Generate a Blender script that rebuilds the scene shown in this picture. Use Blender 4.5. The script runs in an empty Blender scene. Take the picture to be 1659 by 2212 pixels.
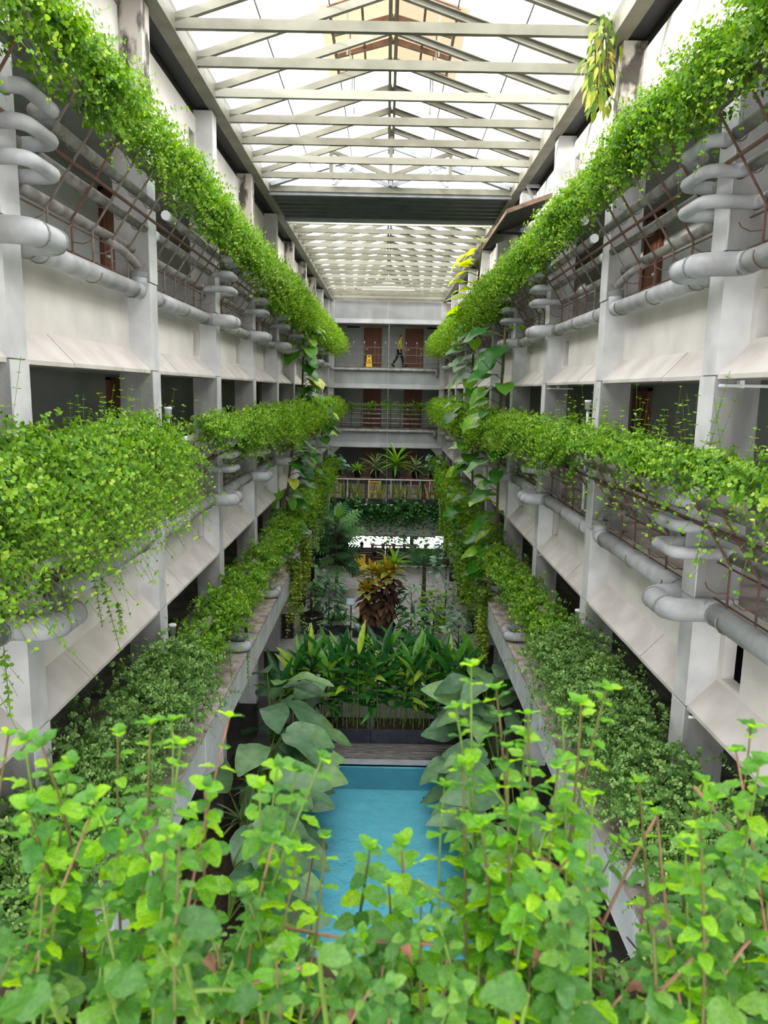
import bpy, math, random
import numpy as np
from mathutils import Vector, Matrix

# ---------------------------------------------------------------- scene, camera, light
SC = bpy.context.scene
COL = SC.collection
F_PX, IMG_W, IMG_H = 1580.0, 1659.0, 2212.0
PITCH = math.atan(261 / 1580.0)
ROLL = 0.0197
EYE = 8.4
cr, sr, cp, sp = math.cos(ROLL), math.sin(ROLL), math.cos(PITCH), math.sin(PITCH)

cam_data = bpy.data.cameras.new('camera')
cam = bpy.data.objects.new('camera', cam_data)
COL.objects.link(cam)
R_, U_, B_ = Vector((1, 0, 0)), Vector((0, sp, cp)), Vector((0, -cp, sp))
ax, ay = R_ * cr + U_ * sr, U_ * cr - R_ * sr
M = Matrix(((ax.x, ay.x, B_.x, 0), (ax.y, ay.y, B_.y, 0), (ax.z, ay.z, B_.z, EYE), (0, 0, 0, 1)))
cam.matrix_world = M
cam_data.sensor_fit = 'HORIZONTAL'
cam_data.sensor_width = 36
cam_data.lens = F_PX / IMG_W * 36
cam_data.clip_start = 0.05
cam_data.clip_end = 400
cam_data.dof.use_dof = True
cam_data.dof.focus_distance = 9.0
cam_data.dof.aperture_fstop = 9.0
SC.camera = cam

world = bpy.data.worlds.new('overcast_sky')
SC.world = world
world.use_nodes = True
bg = world.node_tree.nodes['Background']
bg.inputs['Color'].default_value = (1.0, 1.0, 1.0, 1)
bg.inputs['Strength'].default_value = 1.6

sun_data = bpy.data.lights.new('sun', 'SUN')
sun_data.energy = 2.6
sun_data.angle = math.radians(4)
sun_data.color = (1.0, 0.95, 0.86)
sun = bpy.data.objects.new('sun', sun_data)
COL.objects.link(sun)
sun.location = (-20, 4, 30)
sun.rotation_euler = Vector((0.93, 0.25, -0.27)).to_track_quat('-Z', 'Y').to_euler()

SC.view_settings.view_transform = 'Standard'
SC.view_settings.look = 'None'
SC.view_settings.gamma = 1.0
SC.view_settings.use_curve_mapping = False
SC.view_settings.exposure = 2.2

# ---------------------------------------------------------------- helpers
def Z(rel):
    return rel + EYE

def at_plane(px, py, axis, val):
    dx, dy = px - IMG_W / 2, py - IMG_H / 2
    u = dx * cr + dy * sr
    v = dy * cr - dx * sr
    x, y = u / F_PX, -v / F_PX
    d = (x, cp + y * sp, -sp + y * cp)
    t = (val - (0, 0, EYE)[axis]) / d[axis]
    return Vector((d[0] * t, d[1] * t, d[2] * t + EYE))

class MB:
    def __init__(self):
        self.v, self.f = [], []
    def add(self, V, F):
        n = len(self.v)
        self.v.extend([tuple(p) for p in V])
        self.f.extend([tuple(i + n for i in q) for q in F])
        return self
    def box(self, x0, x1, y0, y1, z0, z1):
        if x0 > x1: x0, x1 = x1, x0
        if y0 > y1: y0, y1 = y1, y0
        if z0 > z1: z0, z1 = z1, z0
        V = [(x0, y0, z0), (x1, y0, z0), (x1, y1, z0), (x0, y1, z0), (x0, y0, z1), (x1, y0, z1), (x1, y1, z1), (x0, y1, z1)]
        return self.add(V, [(0, 3, 2, 1), (4, 5, 6, 7), (0, 1, 5, 4), (1, 2, 6, 5), (2, 3, 7, 6), (3, 0, 4, 7)])
    def bevbox(self, x0, x1, y0, y1, z0, z1, b=0.02):
        # box with the four vertical edges and the top rim chamfered
        if x0 > x1: x0, x1 = x1, x0
        def ring(i, z):
            a, c, d, e = x0 + i, x1 - i, y0 + i, y1 - i
            k = b
            return [(a + k, d, z), (c - k, d, z), (c, d + k, z), (c, e - k, z), (c - k, e, z), (a + k, e, z), (a, e - k, z), (a, d + k, z)]
        V = ring(0, z0) + ring(0, z1 - b) + ring(b, z1)
        F = [tuple(reversed(range(8))), tuple(range(16, 24))]
        for r in range(2):
            for i in range(8):
                j = (i + 1) % 8
                F.append((r * 8 + i, r * 8 + j, r * 8 + 8 + j, r * 8 + 8 + i))
        return self.add(V, F)
    def prism_y(self, poly, y0, y1):
        # polygon in XZ extruded along Y
        n = len(poly)
        V = [(p[0], y0, p[1]) for p in poly] + [(p[0], y1, p[1]) for p in poly]
        F = [tuple(range(n)), tuple(reversed(range(n, 2 * n)))]
        for i in range(n):
            j = (i + 1) % n
            F.append((j, i, n + i, n + j))
        return self.add(V, F)
    def prism_x(self, poly, x0, x1):
        n = len(poly)
        V = [(x0, p[0], p[1]) for p in poly] + [(x1, p[0], p[1]) for p in poly]
        F = [tuple(reversed(range(n))), tuple(range(n, 2 * n))]
        for i in range(n):
            j = (i + 1) % n
            F.append((i, j, n + j, n + i))
        return self.add(V, F)
    def bar(self, a, b, w, h, up=(0, 0, 1)):
        a, b = Vector(a), Vector(b)
        d = (b - a).normalized()
        s = d.cross(Vector(up))
        if s.length < 1e-4: s = d.cross(Vector((0, 1, 0)))
        s.normalize()
        t = s.cross(d).normalized()
        V = []
        for p in (a, b):
            for i, j in ((-1, -1), (1, -1), (1, 1), (-1, 1)):
                V.append(p + s * (w / 2 * i) + t * (h / 2 * j))
        return self.add(V, [(0, 1, 2, 3), (7, 6, 5, 4), (0, 4, 5, 1), (1, 5, 6, 2), (2, 6, 7, 3), (3, 7, 4, 0)])
    def channel(self, a, b, w, h, t=0.012, up=(0, 0, 1), flip=1):
        # steel C section: web and two lips
        a, b = Vector(a), Vector(b)
        d = (b - a).normalized()
        s = d.cross(Vector(up)).normalized() * flip
        n = s.cross(d).normalized()
        if n.dot(Vector(up)) < 0: n = -n
        self.bar(a - s * (w / 2), b - s * (w / 2), t, h, up)
        self.bar(a + n * (h / 2 - t / 2), b + n * (h / 2 - t / 2), w, t, up)
        self.bar(a - n * (h / 2 - t / 2), b - n * (h / 2 - t / 2), w, t, up)
        return self
    def tube(self, pts, r, n=8, cap=True):
        pts = [Vector(p) for p in pts]
        m = len(pts)
        rs = r if isinstance(r, (list, tuple)) else [r] * m
        t0 = (pts[1] - pts[0]).normalized()
        ref = Vector((0, 0, 1)) if abs(t0.z) < 0.9 else Vector((0, 1, 0))
        s = t0.cross(ref).normalized()
        V, F = [], []
        for i in range(m):
            if i == 0: t = pts[1] - pts[0]
            elif i == m - 1: t = pts[-1] - pts[-2]
            else: t = (pts[i + 1] - pts[i]).normalized() + (pts[i] - pts[i - 1]).normalized()
            if t.length < 1e-9: t = t0.copy()
            t.normalize()
            s = (s - t * s.dot(t))
            if s.length < 1e-6: s = t.orthogonal()
            s.normalize()
            q = t.cross(s)
            for k in range(n):
                a = 2 * math.pi * k / n
                V.append(pts[i] + (s * math.cos(a) + q * math.sin(a)) * rs[i])
        for i in range(m - 1):
            for k in range(n):
                k2 = (k + 1) % n
                F.append((i * n + k, i * n + k2, (i + 1) * n + k2, (i + 1) * n + k))
        if cap:
            F.append(tuple(reversed(range(n))))
            F.append(tuple(range((m - 1) * n, m * n)))
        return self.add(V, F)
    def lathe(self, prof, n=16, c=(0, 0, 0), cap=True):
        V, F = [], []
        m = len(prof)
        for r, z in prof:
            for k in range(n):
                a = 2 * math.pi * k / n
                V.append((c[0] + r * math.cos(a), c[1] + r * math.sin(a), c[2] + z))
        for i in range(m - 1):
            for k in range(n):
                k2 = (k + 1) % n
                F.append((i * n + k, i * n + k2, (i + 1) * n + k2, (i + 1) * n + k))
        if cap:
            F.append(tuple(reversed(range(n))))
            F.append(tuple(range((m - 1) * n, m * n)))
        return self.add(V, F)
    def mesh(self, name, mat, smooth=False):
        me = bpy.data.meshes.new(name)
        me.from_pydata(self.v, [], self.f)
        if mat: me.materials.append(mat)
        if smooth: me.polygons.foreach_set('use_smooth', [True] * len(me.polygons))
        me.update()
        return me

def smooth_path(pts, r, seg=5):
    pts = [Vector(p) for p in pts]
    out = [pts[0]]
    for i in range(1, len(pts) - 1):
        a, b, c = pts[i - 1], pts[i], pts[i + 1]
        d1, d2 = (a - b), (c - b)
        k = min(r, d1.length * 0.49, d2.length * 0.49)
        p, q = b + d1.normalized() * k, b + d2.normalized() * k
        for j in range(seg + 1):
            t = j / seg
            out.append(p * (1 - t) ** 2 + b * 2 * t * (1 - t) + q * t * t)
    out.append(pts[-1])
    return out

def obj(name, me, parent=None, loc=(0, 0, 0), mtx=None, label=None):
    o = bpy.data.objects.new(name, me)
    COL.objects.link(o)
    if parent: o.parent = parent
    if mtx is not None: o.matrix_basis = mtx
    else: o.location = loc
    if label: o['label'] = label
    return o

def thing(name, label, cat, loc=(0, 0, 0), group=None, kind=None, me=None):
    o = bpy.data.objects.new(name, me)
    COL.objects.link(o)
    o.location = loc
    if label: o['label'] = label
    if cat: o['category'] = cat
    if group: o['group'] = group
    if kind: o['kind'] = kind
    return o

def struct(name, me=None, loc=(0, 0, 0), label=None, cat=None):
    return thing(name, label, cat, loc, kind='structure', me=me)

_ones = ['first', 'second', 'third', 'fourth', 'fifth', 'sixth', 'seventh', 'eighth', 'ninth', 'tenth', 'eleventh', 'twelfth', 'thirteenth', 'fourteenth', 'fifteenth', 'sixteenth', 'seventeenth', 'eighteenth', 'nineteenth']
ORD = list(_ones)
for _w, _t in (('twenty', 'twentieth'), ('thirty', 'thirtieth'), ('forty', 'fortieth'), ('fifty', 'fiftieth'), ('sixty', 'sixtieth'), ('seventy', 'seventieth')):
    ORD += [_t] + [_w + '-' + o for o in _ones[:9]]

# ---------------------------------------------------------------- materials
def srgb(r, g, b):
    f = lambda c: (c / 255 / 12.92) if c / 255 <= 0.04045 else ((c / 255 + 0.055) / 1.055) ** 2.4
    return (f(r), f(g), f(b))

def make_mat(name, c, rough=0.6, c2=None, scale=3.0, bump=0.0, bscale=30.0, metal=0.0, detail=6, contrast=(0.35, 0.65), stretch=None, spec=0.3):
    m = bpy.data.materials.new(name)
    m.use_nodes = True
    nt = m.node_tree
    b = nt.nodes['Principled BSDF']
    b.inputs['Base Color'].default_value = (*c, 1)
    b.inputs['Roughness'].default_value = rough
    b.inputs['Metallic'].default_value = metal
    b.inputs['Specular IOR Level'].default_value = spec
    geo = nt.nodes.new('ShaderNodeNewGeometry')
    src = geo.outputs['Position']
    if stretch:
        mp = nt.nodes.new('ShaderNodeMapping')
        mp.inputs['Scale'].default_value = stretch
        nt.links.new(src, mp.inputs['Vector'])
        src = mp.outputs['Vector']
    if c2:
        no = nt.nodes.new('ShaderNodeTexNoise')
        no.inputs['Scale'].default_value = scale
        no.inputs['Detail'].default_value = detail
        nt.links.new(src, no.inputs['Vector'])
        ra = nt.nodes.new('ShaderNodeValToRGB')
        ra.color_ramp.elements[0].position, ra.color_ramp.elements[1].position = contrast
        ra.color_ramp.elements[0].color = (*c, 1)
        ra.color_ramp.elements[1].color = (*c2, 1)
        nt.links.new(no.outputs['Fac'], ra.inputs['Fac'])
        nt.links.new(ra.outputs['Color'], b.inputs['Base Color'])
    if bump:
        n2 = nt.nodes.new('ShaderNodeTexNoise')
        n2.inputs['Scale'].default_value = bscale
        n2.inputs['Detail'].default_value = 4
        nt.links.new(geo.outputs['Position'], n2.inputs['Vector'])
        bp = nt.nodes.new('ShaderNodeBump')
        bp.inputs['Strength'].default_value = bump
        bp.inputs['Distance'].default_value = 0.02
        nt.links.new(n2.outputs['Fac'], bp.inputs['Height'])
        nt.links.new(bp.outputs['Normal'], b.inputs['Normal'])
    return m

def leaf_mat(name, stops, trans=0.4, rough=0.45, attr=True, tcol=1.25, vein=0.0, spec=0.35, hue=0.485):
    """leaf material; stops = list of (pos, rgb); variation by per-leaf attribute or per-object random"""
    m = bpy.data.materials.new(name)
    m.use_nodes = True
    nt = m.node_tree
    b = nt.nodes['Principled BSDF']
    out = nt.nodes['Material Output']
    b.inputs['Roughness'].default_value = rough
    b.inputs['Specular IOR Level'].default_value = spec
    if attr:
        a = nt.nodes.new('ShaderNodeAttribute')
        a.attribute_name = 'rnd'
        fac = a.outputs['Fac']
    else:
        a = nt.nodes.new('ShaderNodeObjectInfo')
        fac = a.outputs['Random']
    ra = nt.nodes.new('ShaderNodeValToRGB')
    el = ra.color_ramp.elements
    while len(el) < len(stops): el.new(0.5)
    for e, (p, c) in zip(el, stops):
        e.position = p
        e.color = (*c, 1)
    nt.links.new(fac, ra.inputs['Fac'])
    colout = ra.outputs['Color']
    if vein:
        tc = nt.nodes.new('ShaderNodeTexCoord')
        no = nt.nodes.new('ShaderNodeTexNoise')
        no.inputs['Scale'].default_value = vein
        no.inputs['Detail'].default_value = 3
        nt.links.new(tc.outputs['Object'], no.inputs['Vector'])
        mx = nt.nodes.new('ShaderNodeMix')
        mx.data_type = 'RGBA'
        mx.blend_type = 'MULTIPLY'
        mr = nt.nodes.new('ShaderNodeMapRange')
        mr.inputs['To Min'].default_value = 0.72
        mr.inputs['To Max'].default_value = 1.25
        mr.inputs['From Min'].default_value = 0.3
        mr.inputs['From Max'].default_value = 0.7
        nt.links.new(no.outputs['Fac'], mr.inputs['Value'])
        mx.inputs[0].default_value = 1.0
        nt.links.new(colout, mx.inputs[6])
        nt.links.new(mr.outputs['Result'], mx.inputs[7])
        colout = mx.outputs[2]
        bp = nt.nodes.new('ShaderNodeBump')
        bp.inputs['Strength'].default_value = 0.35
        bp.inputs['Distance'].default_value = 0.004
        nt.links.new(no.outputs['Fac'], bp.inputs['Height'])
        nt.links.new(bp.outputs['Normal'], b.inputs['Normal'])
    nt.links.new(colout, b.inputs['Base Color'])
    tr = nt.nodes.new('ShaderNodeBsdfTranslucent')
    hs = nt.nodes.new('ShaderNodeHueSaturation')
    hs.inputs['Hue'].default_value = hue
    hs.inputs['Saturation'].default_value = 1.1
    hs.inputs['Value'].default_value = tcol
    nt.links.new(colout, hs.inputs['Color'])
    nt.links.new(hs.outputs['Color'], tr.inputs['Color'])
    ms = nt.nodes.new('ShaderNodeMixShader')
    ms.inputs['Fac'].default_value = trans
    nt.links.new(b.outputs['BSDF'], ms.inputs[1])
    nt.links.new(tr.outputs['BSDF'], ms.inputs[2])
    nt.links.new(ms.outputs['Shader'], out.inputs['Surface'])
    return m

MT = {}
MT['wall'] = make_mat('painted_concrete_panel', srgb(226, 222, 216), 0.75, srgb(206, 202, 197), 1.6, 0.12, 45)
MT['column'] = make_mat('painted_concrete_column', srgb(214, 214, 215), 0.75, srgb(186, 186, 188), 2.0, 0.15, 40)
MT['column_raw_shade'] = make_mat('raw_concrete_with_shade', srgb(158, 157, 156), 0.85, srgb(120, 119, 118), 3.2, 0.25, 35, contrast=(0.35, 0.7), stretch=(1, 1, 0.3))  # raw concrete, its tone also darkened for canopy shade in the openings
MT['endwall'] = make_mat('blue_grey_concrete', srgb(184, 187, 192), 0.8, srgb(164, 167, 172), 1.6, 0.1, 40, stretch=(1, 1, 0.4))
MT['shadewall'] = make_mat('plaster_painted_shade', srgb(84, 86, 88), 0.85)  # grey darkened to stand for the deep shade of the lowest end gallery
MT['column_stained'] = make_mat('stained_concrete', srgb(196, 190, 182), 0.85, srgb(84, 80, 76), 4.5, 0.4, 30, contrast=(0.5, 0.6), stretch=(1, 1, 0.45))
MT['skirt'] = make_mat('concrete_canopy', srgb(205, 200, 195), 0.75, srgb(186, 180, 174), 2.4, 0.1, 40)
MT['slab'] = make_mat('gallery_concrete', srgb(150, 142, 134), 0.8, srgb(96, 90, 84), 2.6, 0.25, 25, contrast=(0.4, 0.7))
MT['inner'] = make_mat('corridor_plaster', srgb(166, 170, 168), 0.8, srgb(150, 153, 152), 1.2)
MT['ledge'] = make_mat('weathered_ledge', srgb(196, 186, 180), 0.85, srgb(140, 126, 118), 5.0, 0.4, 25)
MT['fascia'] = make_mat('ledge_fascia', srgb(212, 213, 214), 0.8, srgb(186, 186, 186), 2.0, 0.2, 30)
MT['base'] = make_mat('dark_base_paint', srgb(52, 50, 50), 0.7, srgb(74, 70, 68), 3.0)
MT['pipe'] = make_mat('grey_pvc', srgb(182, 184, 188), 0.5, srgb(150, 150, 152), 4.0, 0.08, 20, spec=0.4)
MT['pipe_dark'] = make_mat('old_grey_pvc', srgb(158, 156, 152), 0.6, srgb(118, 114, 108), 6.0, 0.15, 25)
MT['collar'] = make_mat('pvc_collar', srgb(128, 128, 130), 0.55)
MT['cap'] = make_mat('white_pvc_cap', srgb(228, 230, 232), 0.45)
MT['rod'] = make_mat('grey_painted_rod', srgb(138, 132, 126), 0.6, srgb(112, 98, 88), 9.0, 0.2, 60)
MT['rust'] = make_mat('rusted_bar', srgb(116, 88, 74), 0.85, srgb(96, 76, 66), 8.0, 0.4, 50)
MT['steel'] = make_mat('cream_steel', srgb(124, 123, 110), 0.55, srgb(108, 107, 94), 3.0, 0.05, 30)
MT['steel_rust'] = make_mat('cream_steel_rusted', srgb(142, 142, 130), 0.6, srgb(112, 80, 58), 5.0, 0.1, 30, contrast=(0.66, 0.72))
MT['steel_grey'] = make_mat('grey_truss_steel', srgb(150, 154, 158), 0.55, srgb(130, 132, 136), 3.0)
MT['deckmetal'] = make_mat('dark_corrugated_sheet', srgb(84, 86, 88), 0.5, srgb(70, 72, 74), 2.0)
MT['brown'] = make_mat('brown_timber', srgb(138, 116, 100), 0.75, srgb(112, 92, 78), 6.0)
MT['door'] = make_mat('brown_wooden_door', srgb(128, 80, 62), 0.5, srgb(96, 58, 44), 7.0, stretch=(6, 6, 0.6))
MT['dark'] = make_mat('dark_steel', srgb(46, 46, 48), 0.6)
MT['railing'] = make_mat('grey_railing', srgb(110, 114, 120), 0.5)
MT['white'] = make_mat('white_paint', srgb(226, 228, 228), 0.5)
MT['pot'] = make_mat('black_pot', srgb(34, 36, 42), 0.4, spec=0.4)
MT['planter'] = make_mat('dark_slate_planter', srgb(38, 42, 52), 0.45, srgb(52, 56, 66), 5.0)
MT['soil'] = make_mat('soil', srgb(66, 52, 42), 0.95, srgb(40, 32, 26), 14.0, 0.6, 40)
MT['deckwood'] = make_mat('weathered_deck_wood', srgb(140, 136, 134), 0.75, srgb(84, 78, 76), 5.0, 0.3, 30, stretch=(0.6, 6, 1))
MT['paving'] = make_mat('grey_paving', srgb(186, 184, 182), 0.7, srgb(162, 160, 158), 3.0, 0.1, 30)
MT['ground'] = make_mat('dark_paving', srgb(92, 90, 88), 0.75, srgb(70, 68, 66), 2.0)
MT['outside'] = make_mat('pale_outdoor_paving', srgb(190, 188, 184), 0.75, srgb(170, 168, 164), 2.0)
MT['tile'] = make_mat('pool_tile', srgb(124, 214, 232), 0.4, srgb(110, 204, 226), 3.0)
MT['tile_dark'] = make_mat('pool_wall_tile', srgb(98, 180, 196), 0.4, srgb(84, 166, 184), 3.0)
MT['coping'] = make_mat('pool_coping', srgb(170, 176, 184), 0.6, srgb(150, 156, 164), 4.0)
MT['benchwood'] = make_mat('dark_slat_wood', srgb(112, 90, 78), 0.7, srgb(72, 58, 50), 4.0, stretch=(0.6, 1, 8))
MT['tabletop'] = make_mat('red_brown_table_wood', srgb(120, 72, 58), 0.5, srgb(92, 54, 44), 5.0)
MT['yellow'] = make_mat('yellow_metal', srgb(226, 186, 40), 0.45)
MT['redmetal'] = make_mat('red_metal', srgb(178, 62, 48), 0.5)
MT['sign_yellow'] = make_mat('yellow_plastic', srgb(250, 208, 24), 0.4)
MT['sign_red'] = make_mat('red_print', srgb(214, 60, 30), 0.5)
MT['skin'] = make_mat('skin', srgb(176, 124, 94), 0.55)
MT['hair'] = make_mat('black_hair', srgb(24, 20, 20), 0.6)
MT['shirt'] = make_mat('yellow_green_shirt', srgb(178, 186, 38), 0.8)
MT['trousers'] = make_mat('black_trousers', srgb(24, 26, 32), 0.8)
MT['shoe'] = make_mat('black_shoe', srgb(22, 20, 20), 0.5)
MT['bark'] = make_mat('bark', srgb(108, 92, 74), 0.85, srgb(76, 64, 50), 12.0, 0.5, 40)
MT['stem'] = make_mat('green_stem', srgb(96, 124, 48), 0.6, srgb(78, 100, 40), 8.0)
MT['stem_brown'] = make_mat('brownish_stem', srgb(88, 70, 44), 0.65, srgb(84, 90, 42), 10.0)
MT['stem_red'] = make_mat('pinkish_runner', srgb(140, 104, 84), 0.65, srgb(112, 84, 64), 10.0)
MT['deadleaf'] = make_mat('dead_leaf', srgb(118, 82, 62), 0.8, srgb(84, 58, 44), 14.0)
MT['cable'] = make_mat('black_cable', srgb(30, 30, 34), 0.6)
MT['glassgreen'] = make_mat('green_bottle_glass', srgb(20, 84, 52), 0.12, spec=0.6)
MT['canopysheet'] = make_mat('dark_canopy_sheet', srgb(92, 92, 90), 0.6)
MT['panel_blue'] = make_mat('pale_notice_panel', srgb(176, 200, 222), 0.3)
MT['maroon'] = make_mat('maroon_post', srgb(96, 44, 44), 0.5)
MT['terracotta'] = make_mat('terracotta', srgb(168, 92, 62), 0.7)

def mix_glass(name, fac_col, tfac, diff_col):
    m = bpy.data.materials.new(name)
    m.use_nodes = True
    nt = m.node_tree
    nt.nodes.remove(nt.nodes['Principled BSDF'])
    out = nt.nodes['Material Output']
    t = nt.nodes.new('ShaderNodeBsdfTransparent')
    t.inputs['Color'].default_value = (*fac_col, 1)
    d = nt.nodes.new('ShaderNodeBsdfTranslucent')
    d.inputs['Color'].default_value = (*diff_col, 1)
    ms = nt.nodes.new('ShaderNodeMixShader')
    ms.inputs['Fac'].default_value = tfac
    nt.links.new(t.outputs['BSDF'], ms.inputs[1])
    nt.links.new(d.outputs['BSDF'], ms.inputs[2])
    nt.links.new(ms.outputs['Shader'], out.inputs['Surface'])
    return m
MT['roofsheet'] = mix_glass('clear_polycarbonate', (0.97, 0.97, 0.97), 0.10, (0.9, 0.9, 0.9))
MT['orange'] = mix_glass('orange_roof_sheet', (0.2, 0.14, 0.1), 0.8, (0.165, 0.11, 0.07))
MT['roofmilky'] = mix_glass('milky_polycarbonate', (0.86, 0.86, 0.85), 0.40, (0.8, 0.8, 0.78))

def water_mat():
    m = bpy.data.materials.new('pool_water')
    m.use_nodes = True
    nt = m.node_tree
    nt.nodes.remove(nt.nodes['Principled BSDF'])
    out = nt.nodes['Material Output']
    t = nt.nodes.new('ShaderNodeBsdfTransparent')
    t.inputs['Color'].default_value = (0.90, 0.985, 0.995, 1)
    g = nt.nodes.new('ShaderNodeBsdfGlossy')
    g.inputs['Roughness'].default_value = 0.03
    fr = nt.nodes.new('ShaderNodeFresnel')
    fr.inputs['IOR'].default_value = 1.45
    geo = nt.nodes.new('ShaderNodeNewGeometry')
    n1 = nt.nodes.new('ShaderNodeTexNoise')
    n1.inputs['Scale'].default_value = 4.5
    n1.inputs['Detail'].default_value = 5
    n1.inputs['Roughness'].default_value = 0.62
    n1.inputs['Distortion'].default_value = 0.3
    nt.links.new(geo.outputs['Position'], n1.inputs['Vector'])
    bp = nt.nodes.new('ShaderNodeBump')
    bp.inputs['Strength'].default_value = 1.0
    bp.inputs['Distance'].default_value = 0.13
    nt.links.new(n1.outputs['Fac'], bp.inputs['Height'])
    nt.links.new(bp.outputs['Normal'], g.inputs['Normal'])
    b2 = nt.nodes.new('ShaderNodeBump')
    b2.inputs['Strength'].default_value = 0.8
    b2.inputs['Distance'].default_value = 0.13
    nt.links.new(n1.outputs['Fac'], b2.inputs['Height'])
    nt.links.new(b2.outputs['Normal'], fr.inputs['Normal'])
    ms = nt.nodes.new('ShaderNodeMixShader')
    nt.links.new(fr.outputs['Fac'], ms.inputs['Fac'])
    nt.links.new(t.outputs['BSDF'], ms.inputs[1])
    nt.links.new(g.outputs['BSDF'], ms.inputs[2])
    nt.links.new(ms.outputs['Shader'], out.inputs['Surface'])
    return m
MT['water'] = water_mat()

wm = bpy.data.materials.new('daylight_glow_pane')
wm.use_nodes = True
_b = wm.node_tree.nodes['Principled BSDF']
_b.inputs['Base Color'].default_value = (0.8, 0.8, 0.8, 1)
_b.inputs['Emission Color'].default_value = (1, 1, 1, 1)
_b.inputs['Emission Strength'].default_value = 0.9  # emission stands in for the bright outdoors behind the lobby
MT['window'] = wm

g = srgb
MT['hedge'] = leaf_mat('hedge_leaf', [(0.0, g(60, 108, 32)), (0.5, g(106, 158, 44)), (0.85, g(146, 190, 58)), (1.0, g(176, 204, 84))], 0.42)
MT['hedge_dark'] = leaf_mat('hedge_leaf_greyish', [(0.0, g(70, 108, 50)), (0.55, g(112, 156, 78)), (1.0, g(168, 200, 120))], 0.36)  # greyer green for the lowest hedges, ground cover and mint carpet
MT['ivy'] = leaf_mat('ivy_leaf', [(0.0, g(34, 76, 42)), (0.6, g(62, 120, 62)), (0.9, g(100, 158, 76)), (1.0, g(150, 194, 104))], 0.28, 0.35)
MT['creeper_yellow'] = leaf_mat('yellow_creeper_leaf', [(0.0, g(84, 122, 40)), (0.6, g(140, 168, 58)), (1.0, g(196, 206, 92))], 0.4)
MT['mint'] = leaf_mat('mint_leaf', [(0.0, g(66, 124, 48)), (0.3, g(92, 148, 60)), (0.55, g(102, 166, 36)), (1.0, g(146, 194, 30))], 0.55, 0.4, attr=False, vein=9.0, spec=0.5, tcol=1.7, hue=0.475)
MT['mint_low'] = leaf_mat('mint_low_leaf', [(0.0, g(52, 104, 38)), (0.6, g(82, 134, 52)), (1.0, g(112, 156, 62))], 0.48, 0.42, attr=False, vein=9.0, spec=0.5, tcol=1.45, hue=0.48)
MT['pothos'] = leaf_mat('pothos_leaf', [(0.0, g(40, 104, 34)), (0.5, g(76, 146, 46)), (0.85, g(130, 184, 56)), (1.0, g(204, 212, 84))], 0.4, 0.35, attr=False, vein=7.0)
MT['pothos_backlit'] = leaf_mat('backlit_vine_leaf', [(0.0, g(150, 190, 40)), (0.6, g(200, 214, 50)), (1.0, g(226, 226, 80))], 0.55, 0.35, attr=False, vein=7.0, tcol=1.5)  # yellow glow of backlit upper leaves put into the colour
MT['calathea'] = leaf_mat('calathea_leaf', [(0.0, g(78, 116, 82)), (0.6, g(108, 146, 108)), (1.0, g(128, 168, 100))], 0.2, 0.38, attr=False, vein=5.0)
MT['heliconia'] = leaf_mat('heliconia_leaf', [(0.0, g(26, 76, 32)), (0.55, g(48, 112, 42)), (0.85, g(92, 152, 46)), (1.0, g(166, 198, 60))], 0.25, 0.3, attr=False, vein=6.0)
MT['croton_top'] = leaf_mat('croton_top_leaf', [(0.0, g(150, 150, 50)), (0.5, g(208, 170, 40)), (1.0, g(178, 200, 80))], 0.3, 0.4, attr=False)
MT['croton_low'] = leaf_mat('croton_low_leaf', [(0.0, g(64, 50, 44)), (0.5, g(96, 74, 58)), (1.0, g(140, 104, 76))], 0.2, 0.45, attr=False)
MT['darkleaf'] = leaf_mat('dark_green_leaf', [(0.0, g(38, 82, 50)), (0.6, g(68, 122, 70)), (1.0, g(110, 160, 92))], 0.22, 0.35, attr=False)
MT['paleleaf'] = leaf_mat('pale_green_leaf', [(0.0, g(96, 136, 110)), (1.0, g(146, 182, 150))], 0.2, 0.4, attr=False)
MT['brightleaf'] = leaf_mat('bright_green_leaf', [(0.0, g(92, 150, 44)), (1.0, g(150, 196, 62))], 0.35, 0.4, attr=False)
MT['sansevieria'] = leaf_mat('striped_blade', [(0.0, g(74, 96, 52)), (0.5, g(128, 138, 70)), (1.0, g(196, 186, 96))], 0.15, 0.45, attr=False)
MT['striped'] = leaf_mat('striped_rosette_leaf', [(0.0, g(70, 112, 62)), (0.6, g(128, 156, 96)), (1.0, g(196, 204, 148))], 0.2, 0.4, attr=False)
MT['fern'] = leaf_mat('fern_frond', [(0.0, g(64, 100, 36)), (0.5, g(124, 150, 52)), (0.9, g(184, 190, 84)), (1.0, g(190, 150, 90))], 0.4, 0.5, attr=False)
# ---------------------------------------------------------------- building dimensions
L = {1: 3.25, 2: 6.45, 3: 9.65, 4: 12.85}
BAY = 3.6
FAR = {-1: 2.62, 1: 3.50}         # far edge of column 0 on each side
NCOL = 11
TH = 0.30                         # column thickness along the atrium
XC, XW, XB = 3.0, 3.28, 5.0       # column face, panel face, corridor back wall
SIDE = {-1: 'left', 1: 'right'}
YEND = 39.2
GUT = Z(4.57)
def bay_y(s, k):
    return FAR[s] + BAY * k, min(FAR[s] + BAY * (k + 1) - TH, YEND)

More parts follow.
